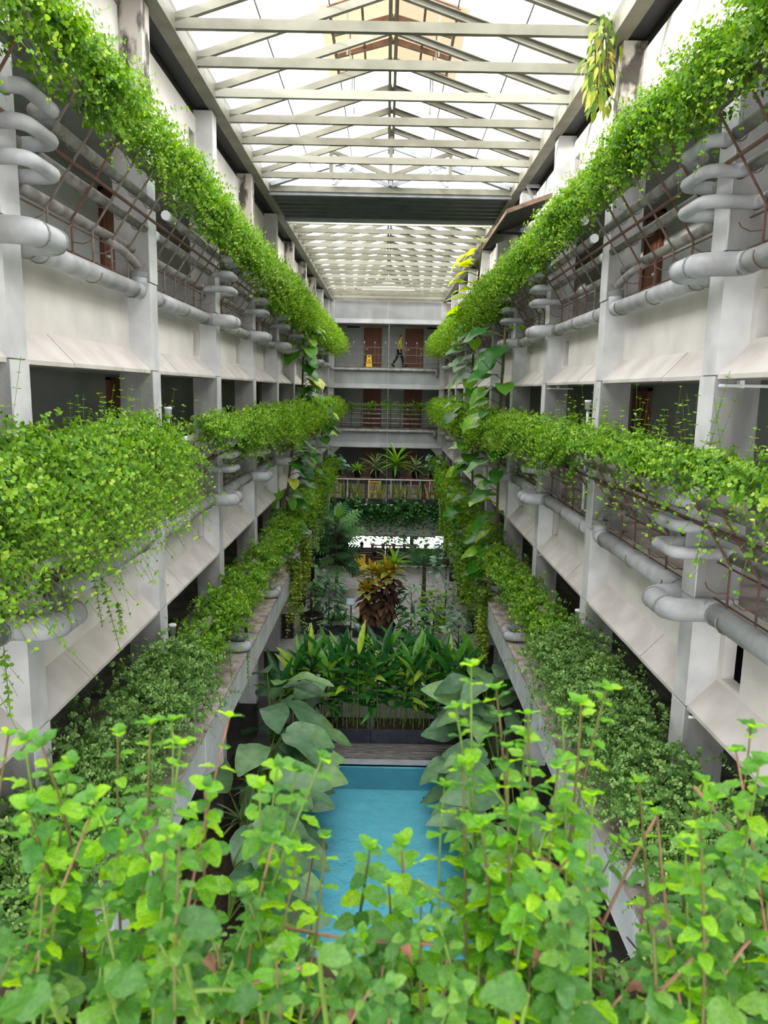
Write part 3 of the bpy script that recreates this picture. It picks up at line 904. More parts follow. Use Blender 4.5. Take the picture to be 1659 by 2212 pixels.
# large pipes at the slab edges
for s in (-1, 1):
    for lv in (3, 2, 1):
        xr, zc, xo, R = {3: (3.09, L[3] - 0.09, 2.72, 0.098), 2: (3.09, L[2] - 0.03, 2.72, 0.105), 1: (2.93, Z(-4.74), 2.50, 0.085)}[lv]
        t = thing('drain_pipe', 'large grey pipe bending round columns, %s level, %s side' % (LVNAME[lv], SIDE[s]), 'pipe', (s * xr, 0, zc), 'large grey pipes at the slab edges')
        x1 = -s * (xr - xo)
        for k in range(0, 10):
            a, b = bay_y(s, k)
            if b - a < 2: continue
            wrap_a, wrap_b = (k != 2), (k + 1 != 2)
            ya = a + (0.26 if wrap_a else 0.04)
            yb = b - (0.26 if wrap_b else 0.16)
            m = MB()
            m.tube([(0, ya, 0), (0, yb, 0)], R, 14)
            obj('pipe_run', m.mesh('pipe_run', MT['pipe'], True), t)
            if wrap_b and k < 9:
                m = MB()
                m.tube(smooth_path([(0, b - 0.3, 0), (0, b - 0.12, 0), (x1, b - 0.12, -0.01), (x1, b + TH + 0.12, -0.01), (0, b + TH + 0.12, 0), (0, b + TH + 0.3, 0)], 0.17, 5), R * 1.06, 14)
                pb = obj('pipe_bend', m.mesh('pipe_bend', MT['pipe'], True), t)
                if 'collar' not in locals() or collar_r != R:
                    m = MB(); m.tube([(0, -0.012, 0), (0, 0.012, 0)], R * 1.09, 14)
                    collar, collar_r = m.mesh('pipe_collar', MT['collar']), R
                for xx, yy in ((0, b - 0.29), (0, b + TH + 0.29), (x1, b - 0.01), (x1, b + TH + 0.01)):
                    obj('pipe_collar', collar, pb, (xx, yy, -0.01 if xx else 0))
            elif not wrap_b:
                m = MB()
                m.tube(smooth_path([(0, b - 0.35, 0), (0, b - 0.14, 0), (0, b - 0.14, 0.2)], 0.13, 5), R * 1.05, 14)
                obj('pipe_elbow', m.mesh('pipe_elbow', MT['pipe'], True), t)
                m = MB()
                m.tube([(0, b - 0.14, 0.17), (0, b - 0.14, 0.23)], R * 1.12, 14)
                obj('pipe_collar', m.mesh('pipe_collar', MT['collar']), t)
                m = MB()
                m.tube(smooth_path([(0, b - 0.14, 0.15), (0, b - 0.14, 0.30), (s * 0.05, b - 0.5, 0.42), (s * 0.1, b - 0.9, 0.46)], 0.12, 5), 0.05, 10)
                obj('feeder_pipe', m.mesh('feeder_pipe', MT['pipe_dark'], True), t)
            if k < 5:
                for j in range(3):
                    y = ya + 0.25 + j * (yb - ya - 0.5) / 2
                    m = MB()
                    m.tube([(R * 1.07 * math.cos(u), y, R * 1.07 * math.sin(u)) for u in [math.pi * (1.0 + q / 7) if s > 0 else math.pi * (1.0 + q / 7) for q in range(-1, 8)]], 0.008, 4, cap=False)
                    obj('hook', m.mesh('hook', MT['rod']), t)

# ---------------------------------------------------------------- foliage generator
def leaf_mesh_from(name, pos, dirv, nrm, ln, wd, rnd, mat):
    n = len(pos)
    side = np.cross(dirv, nrm)
    side /= (np.linalg.norm(side, axis=1, keepdims=True) + 1e-9)
    nrm = np.cross(side, dirv)
    prof = [(0.0, 0.0, 0.0), (0.25, 0.5, 0.12), (0.70, 0.44, 0.10), (1.0, 0.0, -0.06), (0.70, -0.44, 0.10), (0.25, -0.5, 0.12)]
    V = np.empty((n, 6, 3), np.float32)
    for i, (a, b, c) in enumerate(prof):
        V[:, i] = pos + dirv * (a * ln)[:, None] + side * (b * wd)[:, None] + nrm * (c * wd)[:, None]
    me = bpy.data.meshes.new(name)
    me.vertices.add(n * 6)
    me.vertices.foreach_set('co', V.reshape(-1))
    base = np.arange(n, dtype=np.int32)[:, None] * 6
    q = (base + np.array([0, 1, 2, 3, 0, 3, 4, 5], np.int32)).reshape(-1)
    me.loops.add(n * 8)
    me.loops.foreach_set('vertex_index', q)
    me.polygons.add(n * 2)
    me.polygons.foreach_set('loop_start', np.arange(n * 2, dtype=np.int32) * 4)
    me.polygons.foreach_set('loop_total', np.full(n * 2, 4, np.int32))
    at = me.attributes.new('rnd', 'FLOAT', 'POINT')
    at.data.foreach_set('value', np.repeat(rnd.astype(np.float32), 6))
    me.materials.append(mat)
    me.update(calc_edges=True)
    return me

def stems_mesh(name, paths, r, mat):
    # paths: (n, k, 3); three-sided thin tubes
    n, k, _ = paths.shape
    offs = np.array([[r, 0, 0], [-r * 0.5, r * 0.87, 0], [-r * 0.5, -r * 0.87, 0]], np.float32)
    V = (paths[:, :, None, :] + offs[None, None]).reshape(-1, 3).astype(np.float32)
    idx = np.arange(n * k * 3, dtype=np.int32).reshape(n, k, 3)
    fs = []
    for j in range(3):
        j2 = (j + 1) % 3
        fs.append(np.stack([idx[:, :-1, j], idx[:, :-1, j2], idx[:, 1:, j2], idx[:, 1:, j]], -1).reshape(-1, 4))
    Fq = np.concatenate(fs)
    me = bpy.data.meshes.new(name)
    me.vertices.add(len(V)); me.vertices.foreach_set('co', V.reshape(-1))
    me.loops.add(Fq.size); me.loops.foreach_set('vertex_index', Fq.reshape(-1))
    me.polygons.add(len(Fq))
    me.polygons.foreach_set('loop_start', np.arange(len(Fq), dtype=np.int32) * 4)
    me.polygons.foreach_set('loop_total', np.full(len(Fq), 4, np.int32))
    me.materials.append(mat)
    me.update(calc_edges=True)
    return me

def sprigs(rng, P, D, Ln, leaf, nodes, droop, spread=0.9, bias=None):
    """positions/dirs for sprigs with opposite leaf pairs; returns leaf arrays and stem paths"""
    n = len(P)
    D = D / np.linalg.norm(D, axis=1, keepdims=True)
    k = nodes
    t = (np.arange(k) + 0.6) / k
    t = t[None, :].repeat(n, 0) + rng.uniform(-0.3, 0.3, (n, k)) / k
    pos = P[:, None] + D[:, None] * (t * Ln[:, None])[..., None]
    pos[..., 2] -= droop * (t ** 2) * Ln[:, None]
    dd = D[:, None].repeat(k, 1).copy()
    dd[..., 2] -= 2 * droop * t
    dd /= np.linalg.norm(dd, axis=2, keepdims=True)
    ref = np.where(np.abs(dd[..., 2:3]) < 0.9, np.array([0, 0, 1.0]), np.array([1.0, 0, 0]))
    a = np.cross(dd, ref); a /= np.linalg.norm(a, axis=2, keepdims=True)
    b = np.cross(dd, a)
    ang = (np.arange(k) % 2)[None, :] * (math.pi / 2) + rng.uniform(0, 6.28, (n, 1)) + rng.normal(0, 0.3, (n, k))
    out = []
    sz = leaf * (1.1 - 0.45 * t) * rng.uniform(0.75, 1.25, (n, k))
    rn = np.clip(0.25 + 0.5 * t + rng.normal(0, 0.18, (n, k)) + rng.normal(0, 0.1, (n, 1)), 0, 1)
    for sg in (0, math.pi):
        rad = a * np.cos(ang + sg)[..., None] + b * np.sin(ang + sg)[..., None]
        ld = rad * spread + dd * 0.35 + np.array([0, 0, -0.12])
        ld /= np.linalg.norm(ld, axis=2, keepdims=True)
        nm = dd * 0.8 + np.array([0, 0, 0.5]) + rng.normal(0, 0.25, (n, k, 3))
        out.append((pos, ld, nm, sz, rn))
    cat = lambda i: np.concatenate([o[i].reshape(-1, 3) if i < 3 else o[i].reshape(-1) for o in out])
    tk = np.linspace(0, 1, 4)
    paths = P[:, None] + D[:, None] * (tk[None, :] * Ln[:, None])[..., None]
    paths[..., 2] -= droop * (tk[None, :] ** 2) * Ln[:, None]
    return cat(0), cat(1), cat(2), cat(3), cat(4), paths

def hedge_meshes(seed, s, lv, t0, t1, n_up, n_hang, leaf, length=3.55, spike=0, hang_len=0.6, mat='hedge', up_len=0.32, nodes=6, stems=True, thick=0.1, fat=0.0, ys=-0.12):
    """local coordinates of a trellis bay root (s*3.15, y0, FB)"""
    rng = np.random.default_rng(seed)
    parts = []
    def base(n, a, b):
        t = rng.uniform(a, b, n)
        # clumpy along the bay
        y = rng.uniform(ys, length, n)
        cl = rng.uniform(ys, length, max(4, int(length * 4)))
        pick = cl[rng.integers(0, len(cl), n)] + rng.normal(0, 0.16, n)
        y = np.where(rng.random(n) < 0.45, pick, y)
        ph = rng.uniform(0, 6.28, 3)
        edge = 0.5 + 0.22 * np.sin(y * 2.1 + ph[0]) + 0.2 * np.sin(y * 4.7 + ph[1]) + 0.14 * np.sin(y * 9.3 + ph[2])
        t = np.where(rng.random(n) < 0.75, t + (b - t) * np.clip(edge, 0, 0.9), t)
        off = rng.normal(0.0, thick, n)
        x = -s * SL * t + s * SU * off
        z = BEND[lv] + SU * t + SL * off
        return np.stack([x, y, z], 1)
    if n_up:
        P = base(n_up, t0, t1)
        D = np.stack([-s * rng.normal(0.55 + fat, 0.45, n_up), rng.normal(0, 0.45, n_up), rng.normal(0.75, 0.4, n_up)], 1)
        Ln = rng.uniform(0.5, 1.25, n_up) * up_len
        parts.append(sprigs(rng, P, D, Ln, leaf, nodes, 0.35))
    if n_hang:
        P = base(n_hang, max(t0, t1 - 0.7), t1)
        D = np.stack([-s * rng.normal(0.5 + fat, 0.3, n_hang), rng.normal(0, 0.35, n_hang), rng.normal(-0.15, 0.35, n_hang)], 1)
        Ln = rng.uniform(0.4, 1.25, n_hang) * hang_len
        parts.append(sprigs(rng, P, D, Ln, leaf * 0.9, nodes + 3, 0.55, 0.85))
    if spike:
        P = base(spike, t1 - 0.25, t1)
        D = np.stack([rng.normal(0, 0.15, spike), rng.normal(0, 0.15, spike), np.ones(spike)], 1)
        Ln = rng.uniform(0.3, 0.72, spike)
        parts.append(sprigs(rng, P, D, Ln, leaf * 1.15, 6, 0.0, 1.0))
    c = [np.concatenate([p[i] for p in parts]) for i in range(6)]
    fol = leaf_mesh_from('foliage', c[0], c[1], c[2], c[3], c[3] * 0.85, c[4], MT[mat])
    st = stems_mesh('stems', c[5], 0.0017, MT['stem']) if stems else None
    return fol, st

HP = {}
# (level, side, bay): parameters
def hp(lv, s, k, **kw): HP[lv, s, k] = kw
for s in (-1, 1):
    for k in range(0, 10):
        far = k >= 4
        lf = 0.040 if k < 2 else (0.046 if k < 4 else (0.058 if k < 7 else 0.07))
        hp(3, s, k, t0=0.35 if far else 0.66, t1=1.2, n_up=800, n_hang=150 if k < 3 else (260 if not far else 420), leaf=lf, hang_len=0.32 if k < 3 else 0.55, stems=k < 4, fat=0.12 if not far else 0.25, up_len=0.34 if not far else 0.42, thick=0.12)
        hp(2, s, k, t0=0.40 if k < 4 else 0.15, t1=1.15, n_up=800, n_hang=220 if k < 4 else 340, leaf=lf, hang_len=0.42 if k < 4 else 0.5, stems=k < 4, fat=0.12, up_len=0.34 if k < 5 else 0.42, thick=0.12)
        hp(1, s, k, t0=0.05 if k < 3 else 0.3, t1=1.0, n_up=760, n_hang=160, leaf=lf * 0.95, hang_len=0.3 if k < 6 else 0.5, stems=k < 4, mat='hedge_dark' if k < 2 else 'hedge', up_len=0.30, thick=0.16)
hp(2, -1, 0, t0=-0.35, t1=1.2, n_up=1800, n_hang=900, leaf=0.045, hang_len=0.62, fat=0.35, thick=0.17, spike=14)
hp(2, -1, 1, t0=-0.25, t1=1.2, n_up=2300, n_hang=1100, leaf=0.042, hang_len=0.55, fat=0.25, thick=0.15, spike=24, length=2.15)
hp(2, -1, 2, t0=0.8, t1=1.15, n_up=480, n_hang=60, leaf=0.040, hang_len=0.35, length=3.55, ys=0.45)
hp(2, 1, 0, t0=0.95, t1=1.15, n_up=330, n_hang=50, leaf=0.042, hang_len=0.5, spike=26, thick=0.08)
hp(2, 1, 1, t0=0.95, t1=1.16, n_up=560, n_hang=60, leaf=0.040, hang_len=0.5, spike=40, thick=0.08)
hp(2, 1, 2, t0=0.45, t1=1.15, n_up=900, n_hang=200, leaf=0.050, hang_len=0.4)
hp(3, -1, 0, t0=0.72, t1=1.25, n_up=900, n_hang=110, leaf=0.042, hang_len=0.4, thick=0.13)
hp(3, 1, 0, t0=0.72, t1=1.25, n_up=900, n_hang=110, leaf=0.042, hang_len=0.4, thick=0.13)
hp(3, -1, 1, t0=0.76, t1=1.25, n_up=950, n_hang=130, leaf=0.040, hang_len=0.42, thick=0.12)
hp(3, 1, 1, t0=0.78, t1=1.25, n_up=950, n_hang=110, leaf=0.040, hang_len=0.4, thick=0.12)
for s in (-1, 1):
    for k in (0, 1):
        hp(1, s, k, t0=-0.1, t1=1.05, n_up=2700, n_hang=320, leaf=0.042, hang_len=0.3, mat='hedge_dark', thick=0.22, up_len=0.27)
hp(1, -1, 2, t0=0.3, t1=1.0, n_up=1100, n_hang=80, leaf=0.046, hang_len=0.25, mat='hedge', thick=0.16, up_len=0.28)
hp(1, 1, 2, t0=0.3, t1=1.0, n_up=1000, n_hang=120, leaf=0.046, hang_len=0.3, mat='hedge', thick=0.16, up_len=0.28)
for (lv, s, k), kw in HP.items():
    y0, y1 = bay_y(s, k)
    if y1 - y0 < 2: continue
    if k == 9: kw['length'] = y1 - y0 - 0.3
    fol, st = hedge_meshes(lv * 1000 + k * 10 + s, s, lv, **kw)
    h = thing('creeping_hedge', 'green creeper hedge over pipes, %s level, %s side, %s bay from camera' % (LVNAME[lv], SIDE[s], ORD[k]), 'hedge', (s * XR0, y0, FB[lv]), 'creeping plants along the gallery trellises')
    o = obj('foliage', fol, h); o['kind'] = 'stuff'
    if st:
        o = obj('stems', st, h); o['kind'] = 'stuff'

# hanging curtains of creeper below the lowest parapet, far bays
def drape(seed, s, y0, y1, x, ztop, zbot, n, leaf, mat, label):
    rng = np.random.default_rng(seed)
    P = np.stack([s * (x + rng.uniform(-0.12, 0.12, n)), rng.uniform(y0, y1, n), ztop + rng.uniform(-0.15, 0.1, n)], 1)
    P -= np.array([s * x, y0, ztop])
    D = np.stack([rng.normal(0, 0.06, n), rng.normal(0, 0.08, n), -np.ones(n)], 1)
    Ln = rng.uniform(0.35, 1.0, n) * (ztop - zbot)
    a = sprigs(rng, P, D, Ln, leaf, 20, 0.0, 0.9)
    t = thing('hanging_creeper', label, 'creeper', (s * x, y0, ztop), 'creepers hanging below the lowest galleries')
    o = obj('foliage', leaf_mesh_from('foliage', a[0], a[1], a[2], a[3], a[3] * 0.75, a[4], MT[mat]), t); o['kind'] = 'stuff'
    o = obj('stems', stems_mesh('stems', a[5], 0.004, MT['stem_brown']), t); o['kind'] = 'stuff'
drape(1, -1, 19.0, 19.9, 2.42, Z(-4.6), Z(-6.6), 40, 0.09, 'creeper_yellow', 'yellowish creeper curtain hanging nearest on the left below the lowest gallery')
drape(2, -1, 21.6, 22.6, 2.42, Z(-4.5), Z(-6.2), 40, 0.10, 'creeper_yellow', 'second creeper curtain hanging on the left beside the black pot')
drape(3, 1, 16.6, 17.8, 2.45, Z(-4.6), Z(-6.7), 55, 0.09, 'creeper_yellow', 'dense yellow creeper curtain hanging on the right behind the pool hedge')
drape(4, 1, 19.2, 22.5, 2.45, Z(-4.4), Z(-6.6), 90, 0.10, 'hedge', 'long green creeper curtain hanging on the right towards the end wall')
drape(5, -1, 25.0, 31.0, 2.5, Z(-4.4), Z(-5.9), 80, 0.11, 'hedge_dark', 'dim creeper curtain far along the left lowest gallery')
drape(6, 1, 24.5, 31.0, 2.5, Z(-4.3), Z(-6.2), 110, 0.11, 'hedge', 'creeper curtain far along the right lowest gallery')

# loose trailing strands
def strand(seed, p, ln, drift, label, leaf=0.045, mat='hedge', nd=16):
    rng = np.random.default_rng(seed)
    a = sprigs(rng, np.zeros((1, 3)), np.array([[drift, 0.05, -1.0]]), np.array([ln]), leaf, nd, 0.0)
    t = thing('trailing_strand', label, 'creeper', p, 'loose trailing strands of creeper')
    o = obj('foliage', leaf_mesh_from('foliage', a[0], a[1], a[2], a[3], a[3] * 0.75, a[4], MT[mat]), t); o['kind'] = 'stuff'
    obj('strand_stem', stems_mesh('strand_stem', a[5], 0.003, MT['stem_brown']), t)
for i, (px, py, X, ln, dr) in enumerate([(200, 1230, -2.62, 0.55, 0.1), (215, 1240, -2.6, 0.75, 0.2), (150, 1210, -2.5, 0.5, -0.1), (255, 1300, -2.62, 0.35, 0.05), (1345, 1000, 2.6, 0.55, -0.1), (1538, 1080, 2.4, 0.5, -0.15), (1425, 1000, 2.6, 0.6, 0.0), (1240, 1000, 2.6, 0.6, 0.0), (1585, 960, 2.4, 0.5, 0.1), (535, 1410, -2.48, 0.7, 0.0), (495, 1400, -2.48, 0.6, 0.05), (1150, 1490, 2.48, 0.6, 0.0), (8, 1400, -2.5, 0.5, 0.0)]):
    p = at_plane(px, py, 0, X)
    strand(40 + i, p, ln, dr, 'thin loose creeper strand hanging on the %s side, %s strand in order' % ('left' if X < 0 else 'right', ORD[i]))

# ---------------------------------------------------------------- vent posts, bottles
def vent_post(p, h, label, tilt=0.0):
    t = thing('vent_post', label, 'post', p, 'white vent posts with black cables')
    m = MB(); m.tube([(0, 0, 0), (tilt, 0, h - 0.1)], 0.022, 8); obj('post', m.mesh('post', MT['white'], True), t)
    m = MB(); m.lathe([(0.05, -0.09), (0.052, 0.02), (0.058, 0.022), (0.058, 0.05), (0.05, 0.056)], 12, (tilt, 0, h)); obj('vent_cap', m.mesh('vent_cap', MT['cap'], True), t)
    rng = random.Random(int(p[1] * 100))
    for i in range(5):
        a = rng.uniform(0, 6.28)
        d = rng.uniform(0.06, 0.16)
        e = rng.uniform(0.3, 0.7)
        m = MB(); m.tube(smooth_path([(tilt, 0, h - 0.09), (tilt + d * math.cos(a), d * math.sin(a), h - 0.08), (tilt + d * math.cos(a), d * math.sin(a), h - e), (tilt + 0.5 * d * math.cos(a + 1), d * math.sin(a + 1), h - e - 0.12)], 0.06, 3), 0.005, 4, cap=False)
        obj('cable', m.mesh('cable', MT['cable']), t)
vent_post((-3.06, 10.2, L[1] + 0.35), 1.35, 'white vent post with black cables rising behind the lowest left hedge', 0.02)
vent_post((3.08, 11.0, L[1] + 0.35), 1.45, 'white vent post with black cables rising behind the lowest right hedge', -0.02)
vent_post((-3.06, 10.25, L[2] + 0.2), 1.42, 'white vent post showing above the middle left hedge', 0.03)
vent_post((3.08, 11.2, L[2] + 0.2), 1.62, 'white vent post with black cables above the middle right hedge', -0.02)

def bottle(p, label, tilt=0.0):
    m = MB()
    m.lathe([(0.03, 0), (0.034, 0.01), (0.034, 0.15), (0.03, 0.18), (0.014, 0.22), (0.012, 0.27), (0.015, 0.272), (0.015, 0.29)], 12)
    t = thing('glass_bottle', label, 'bottle', p, 'green bottles on the parapet ledges')
    obj('bottle_body', m.mesh('bottle_body', MT['glassgreen'], True), t)
    m = MB(); m.lathe([(0.0155, 0.268), (0.0155, 0.292)], 10); obj('bottle_lip', m.mesh('bottle_lip', MT['glassgreen'], True), t)
zl = Z(-4.86)
bottle((-2.70, 13.1, zl), 'green glass bottle on the left ledge nearest the pipe bend')
bottle((-2.70, 14.0, zl), 'second green glass bottle on the left ledge')
bottle((-2.68, 16.9, zl), 'third and farthest green glass bottle on the left ledge')
bottle((2.72, 12.0, zl), 'green glass bottle standing on the right ledge')
# ---------------------------------------------------------------- single leaves
def leaf_grid(name, mat, prof, n=6, cup=0.15, droop=0.25, wave=0.0, seed=0, cols=3, serr=0.0, notch=0.0, petiole=0.0, rib=0.0):
    """unit leaf along +Y, width profile prof(t), normal +Z"""
    rng = random.Random(seed)
    V, F = [], []
    us = [-1, 0, 1] if cols == 3 else [-1, -0.5, 0, 0.5, 1]
    for i in range(n + 1):
        t = i / n
        w = prof(t)
        if serr and 0 < i < n: w *= 1 + serr * (1 if i % 2 else -1)
        for u in us:
            x = u * w
            y = t - (notch * abs(u) * (1 - t) ** 3)
            z = cup * abs(u) * w * 1.6 - droop * t * t + wave * math.sin(t * 9 + u * 2 + seed) * abs(u) * w + rib * math.sin(t * 26 - abs(u) * 7) * (0.3 + abs(u)) * (1 if 0 < i < n else 0)
            V.append((x, y + petiole, z))
    c = len(us)
    for i in range(n):
        for j in range(c - 1):
            F.append((i * c + j, i * c + j + 1, (i + 1) * c + j + 1, (i + 1) * c + j))
    m = MB(); m.add(V, F)
    return m.mesh(name, mat, True)
P_ovate = lambda t: 0.34 * math.sin(math.pi * min(1, t ** 0.75 * 0.985 + 0.01)) ** 0.85 + 0.004
P_mint = lambda t: 0.36 * math.sin(math.pi * min(1, t ** 0.78 * 0.97 + 0.02)) ** 0.62 + 0.003
P_heart = lambda t: 0.40 * (math.sin(math.pi * (0.18 + 0.82 * t)) ** 0.8 if t < 0.999 else 0.0) + 0.003
P_lance = lambda t: 0.105 * math.sin(math.pi * (t ** 0.85 * 0.97 + 0.02)) + 0.002
P_blade = lambda t: 0.055 * (1 - t) ** 0.45 * (0.7 + 0.6 * min(1, t * 4) ) * 0.8 + 0.001
P_paddle = lambda t: 0.26 * math.sin(math.pi * (t ** 0.9 * 0.97 + 0.02)) ** 0.75 + 0.004

def frame(p, d, n, s=1.0, sw=1.0):
    d = Vector(d).normalized()
    n = Vector(n)
    x = d.cross(n)
    if x.length < 1e-4: x = d.orthogonal()
    x.normalize()
    n = x.cross(d)
    return Matrix(((x.x * s * sw, d.x * s, n.x * s, p[0]), (x.y * s * sw, d.y * s, n.y * s, p[1]), (x.z * s * sw, d.z * s, n.z * s, p[2]), (0, 0, 0, 1)))

LF = {}
def variants(key, mat, prof, k=3, **kw):
    LF[key] = [leaf_grid('leaf', MT[mat], prof, seed=i + 1, **kw) for i in range(k)]
variants('mint', 'mint', P_mint, 4, n=12, cup=0.16, droop=0.25, wave=0.18, serr=0.035, cols=5, rib=0.018)
variants('mint_low', 'mint_low', P_mint, 4, n=12, cup=0.12, droop=0.3, wave=0.2, serr=0.035, cols=5, rib=0.018)
variants('pothos', 'pothos', P_heart, 3, n=7, cup=0.12, droop=0.4, wave=0.18, cols=5, notch=0.3)
variants('pothos_backlit', 'pothos_backlit', P_heart, 3, n=7, cup=0.12, droop=0.4, wave=0.18, cols=5, notch=0.3)
variants('calathea', 'calathea', P_paddle, 3, n=8, cup=0.12, droop=0.38, wave=0.2, cols=5)
variants('heliconia', 'heliconia', P_lance, 3, n=7, cup=0.25, droop=0.3)
variants('blade', 'sansevieria', P_blade, 2, n=5, cup=0.4, droop=-0.02)
variants('strap', 'striped', P_blade, 3, n=7, cup=0.4, droop=0.45)
variants('straplight', 'brightleaf', P_blade, 3, n=7, cup=0.4, droop=0.4)
variants('croton_top', 'croton_top', P_lance, 2, n=5, cup=0.25, droop=0.25)
variants('croton_low', 'croton_low', P_lance, 2, n=5, cup=0.25, droop=0.2)
variants('dark', 'darkleaf', P_ovate, 2, n=5, cup=0.15, droop=0.3)
variants('darklance', 'darkleaf', P_lance, 2, n=5, cup=0.2, droop=0.35)
variants('pale', 'paleleaf', P_ovate, 2, n=5, cup=0.15, droop=0.3)
variants('bright', 'brightleaf', P_ovate, 2, n=5, cup=0.15, droop=0.3)
variants('fern', 'fern', P_lance, 2, n=5, cup=0.2, droop=0.4)
variants('big', 'darkleaf', P_paddle, 2, n=7, cup=0.1, droop=0.4, wave=0.2)

# lobed breadfruit leaf
def lobed(name, mat, seed):
    rng = random.Random(seed)
    m = MB()
    pts = []
    n = 6
    for i in range(n):
        t = 0.12 + 0.75 * i / (n - 1)
        w = 0.42 * math.sin(math.pi * (0.15 + 0.8 * t))
        for sgn in (-1, 1):
            root0, root1 = (sgn * 0.015, t - 0.06, 0), (sgn * 0.015, t + 0.06, 0)
            tip = (sgn * w, t + 0.16, -0.10 * w - 0.05)
            mid = (sgn * w * 0.55, t + 0.01, 0.03)
            mid2 = (sgn * w * 0.55, t + 0.14, 0.03)
            m.add([root0, mid, tip, mid2, root1], [(0, 1, 2, 3, 4) if sgn > 0 else (4, 3, 2, 1, 0)])
    m.add([(-0.03, 0, 0), (0.03, 0, 0), (0.02, 0.9, -0.02), (0, 1.0, -0.1), (-0.02, 0.9, -0.02)], [(0, 1, 2, 3, 4)])
    return m.mesh(name, MT[mat], False)
LF['lobed'] = [lobed('leaf', 'darkleaf', 1), lobed('leaf', 'darkleaf', 2)]

# feather palm frond as one leaf mesh
def frond(name, mat, seed, n=13):
    rng = random.Random(seed)
    m = MB()
    for i in range(n):
        t = 0.12 + 0.88 * i / (n - 1)
        z = 0.0 - 0.45 * t * t
        l = 0.34 * math.sin(math.pi * (0.15 + 0.8 * t)) + 0.05
        for sgn in (-1, 1):
            m.add([(0, t, z), (sgn * l * 0.5, t + 0.10, z + 0.03), (sgn * l, t + 0.2, z - 0.1), (sgn * l * 0.45, t + 0.06, z + 0.02)], [(0, 3, 2, 1) if sgn > 0 else (0, 1, 2, 3)])
    m.tube([(0, 0, 0), (0, 0.35, -0.05), (0, 0.7, -0.22), (0, 1, -0.45)], [0.012, 0.01, 0.007, 0.003], 4)
    return m.mesh(name, MT[mat], False)
LF['frond'] = [frond('frond', 'paleleaf', 1), frond('frond', 'darkleaf', 2)]

def put(root, key, p, d, s, n=(0, 0, 1), rng=random, sw=1.0, name='leaf'):
    me = LF[key][rng.randrange(len(LF[key]))]
    return obj(name, me, root, mtx=frame(p, d, n, s, sw))

def rosette(root, key, base, n, elev, size, rng, az0=0.0, sw=1.0, spiral=2.399, rise=0.0):
    for i in range(n):
        a = az0 + i * spiral + rng.uniform(-0.2, 0.2)
        f = i / max(1, n - 1)
        e = elev[0] + (elev[1] - elev[0]) * f + rng.uniform(-0.1, 0.1)
        d = (math.cos(a) * math.cos(e), math.sin(a) * math.cos(e), math.sin(e))
        s = rng.uniform(*size)
        put(root, key, (base[0], base[1], base[2] + rise * f), d, s, (0, 0, 1) if e < 1.3 else (math.cos(a + 3.14), math.sin(a + 3.14), 0.2), rng, sw)

def pot(parent, r, h, mat='pot', c=(0, 0, 0), name='pot'):
    m = MB(); m.lathe([(r * 0.72, 0), (r * 0.92, h * 0.75), (r * 0.98, h * 0.9), (r * 1.04, h * 0.9), (r * 1.04, h), (r * 0.93, h), (r * 0.9, h * 0.9)], 18, c)
    pt_ = obj(name, m.mesh(name, MT[mat], True), parent)
    m = MB(); m.lathe([(0.01, h * 0.88), (r * 0.9, h * 0.9)], 14, c, cap=False); obj('soil', m.mesh('soil', MT['soil']), pt_)

# ---------------------------------------------------------------- end galleries: railing, sign, person
def tubes(name, mat, lines, r, parent, n=6):
    m = MB()
    for l in lines: m.tube(l, r, n)
    return obj(name, m.mesh(name, MT[mat]), parent)
rl = thing('railing', 'grey steel rod railing on the top level of the end wall', 'railing', (0, YEND - 0.02, L[3]))
for z in (0.20, 0.62, 1.0): tubes('rail', 'railing', [[(-2.78, 0, z), (2.78, 0, z)]], 0.017, rl)
for i in range(9):
    x = -2.3 + i * 0.55
    tubes('upright', 'railing', [[(x, 0, 0.2), (x, 0, 1.25)]], 0.012, rl, 5)
    m = MB(); m.lathe([(0.02, 1.22), (0.022, 1.28), (0.0, 1.30)], 6, (x, 0, 0)); obj('upright_cap', m.mesh('upright_cap', MT['white']), rl)
for x in (-2.7, -1.6, -0.45, 0.05, 1.75, 2.68): tubes('baluster', 'railing', [[(x, 0.03, -0.05), (x, 0.03, 1.0 if x < 2 else 0.62)]], 0.014, rl, 5)

rl2 = thing('pipe_railing', 'dark rod grille with grey pipes on the middle level of the end wall', 'railing', (0, YEND - 0.02, L[2]))
for i, z in enumerate((0.25, 0.5, 0.75, 0.98, 1.22)):
    m = MB(); m.tube([(-2.5, 0.05 * i, z), (2.55, 0.05 * i, z)], 0.045, 8); obj('planter_pipe', m.mesh('planter_pipe', MT['pipe_dark'], True), rl2)
for i in range(10):
    x = -2.35 + i * 0.52
    tubes('rod', 'dark', [[(x, -0.06, -0.02), (x, -0.06, 0.7), (x, -0.02, 1.25)]], 0.014, rl2, 5)
for z in (0.06, 0.38, 0.86): tubes('rail', 'dark', [[(-2.5, -0.06, z), (2.55, -0.06, z)]], 0.012, rl2, 5)
hv = thing('creeping_hedge', 'sparse creeper tufts along the middle railing of the end wall', 'hedge', (0, YEND - 0.02, L[2]))
rng_ = np.random.default_rng(77)
n_ = 130
cx_ = rng_.choice([-2.0, -1.75, -0.85, -0.7, -0.1, 0.15, 0.35, 0.9, 1.5, 1.75, 2.0], n_) + rng_.normal(0, 0.14, n_)
P_ = np.stack([cx_, rng_.normal(-0.02, 0.06, n_), np.full(n_, 1.25)], 1)
D_ = np.stack([rng_.normal(0, 0.5, n_), rng_.normal(-0.4, 0.4, n_), np.where(rng_.random(n_) < 0.45, rng_.normal(-1, 0.3, n_), rng_.normal(0.4, 0.4, n_))], 1)
a_ = sprigs(rng_, P_, D_, rng_.uniform(0.15, 0.6, n_), 0.07, 6, 0.5)
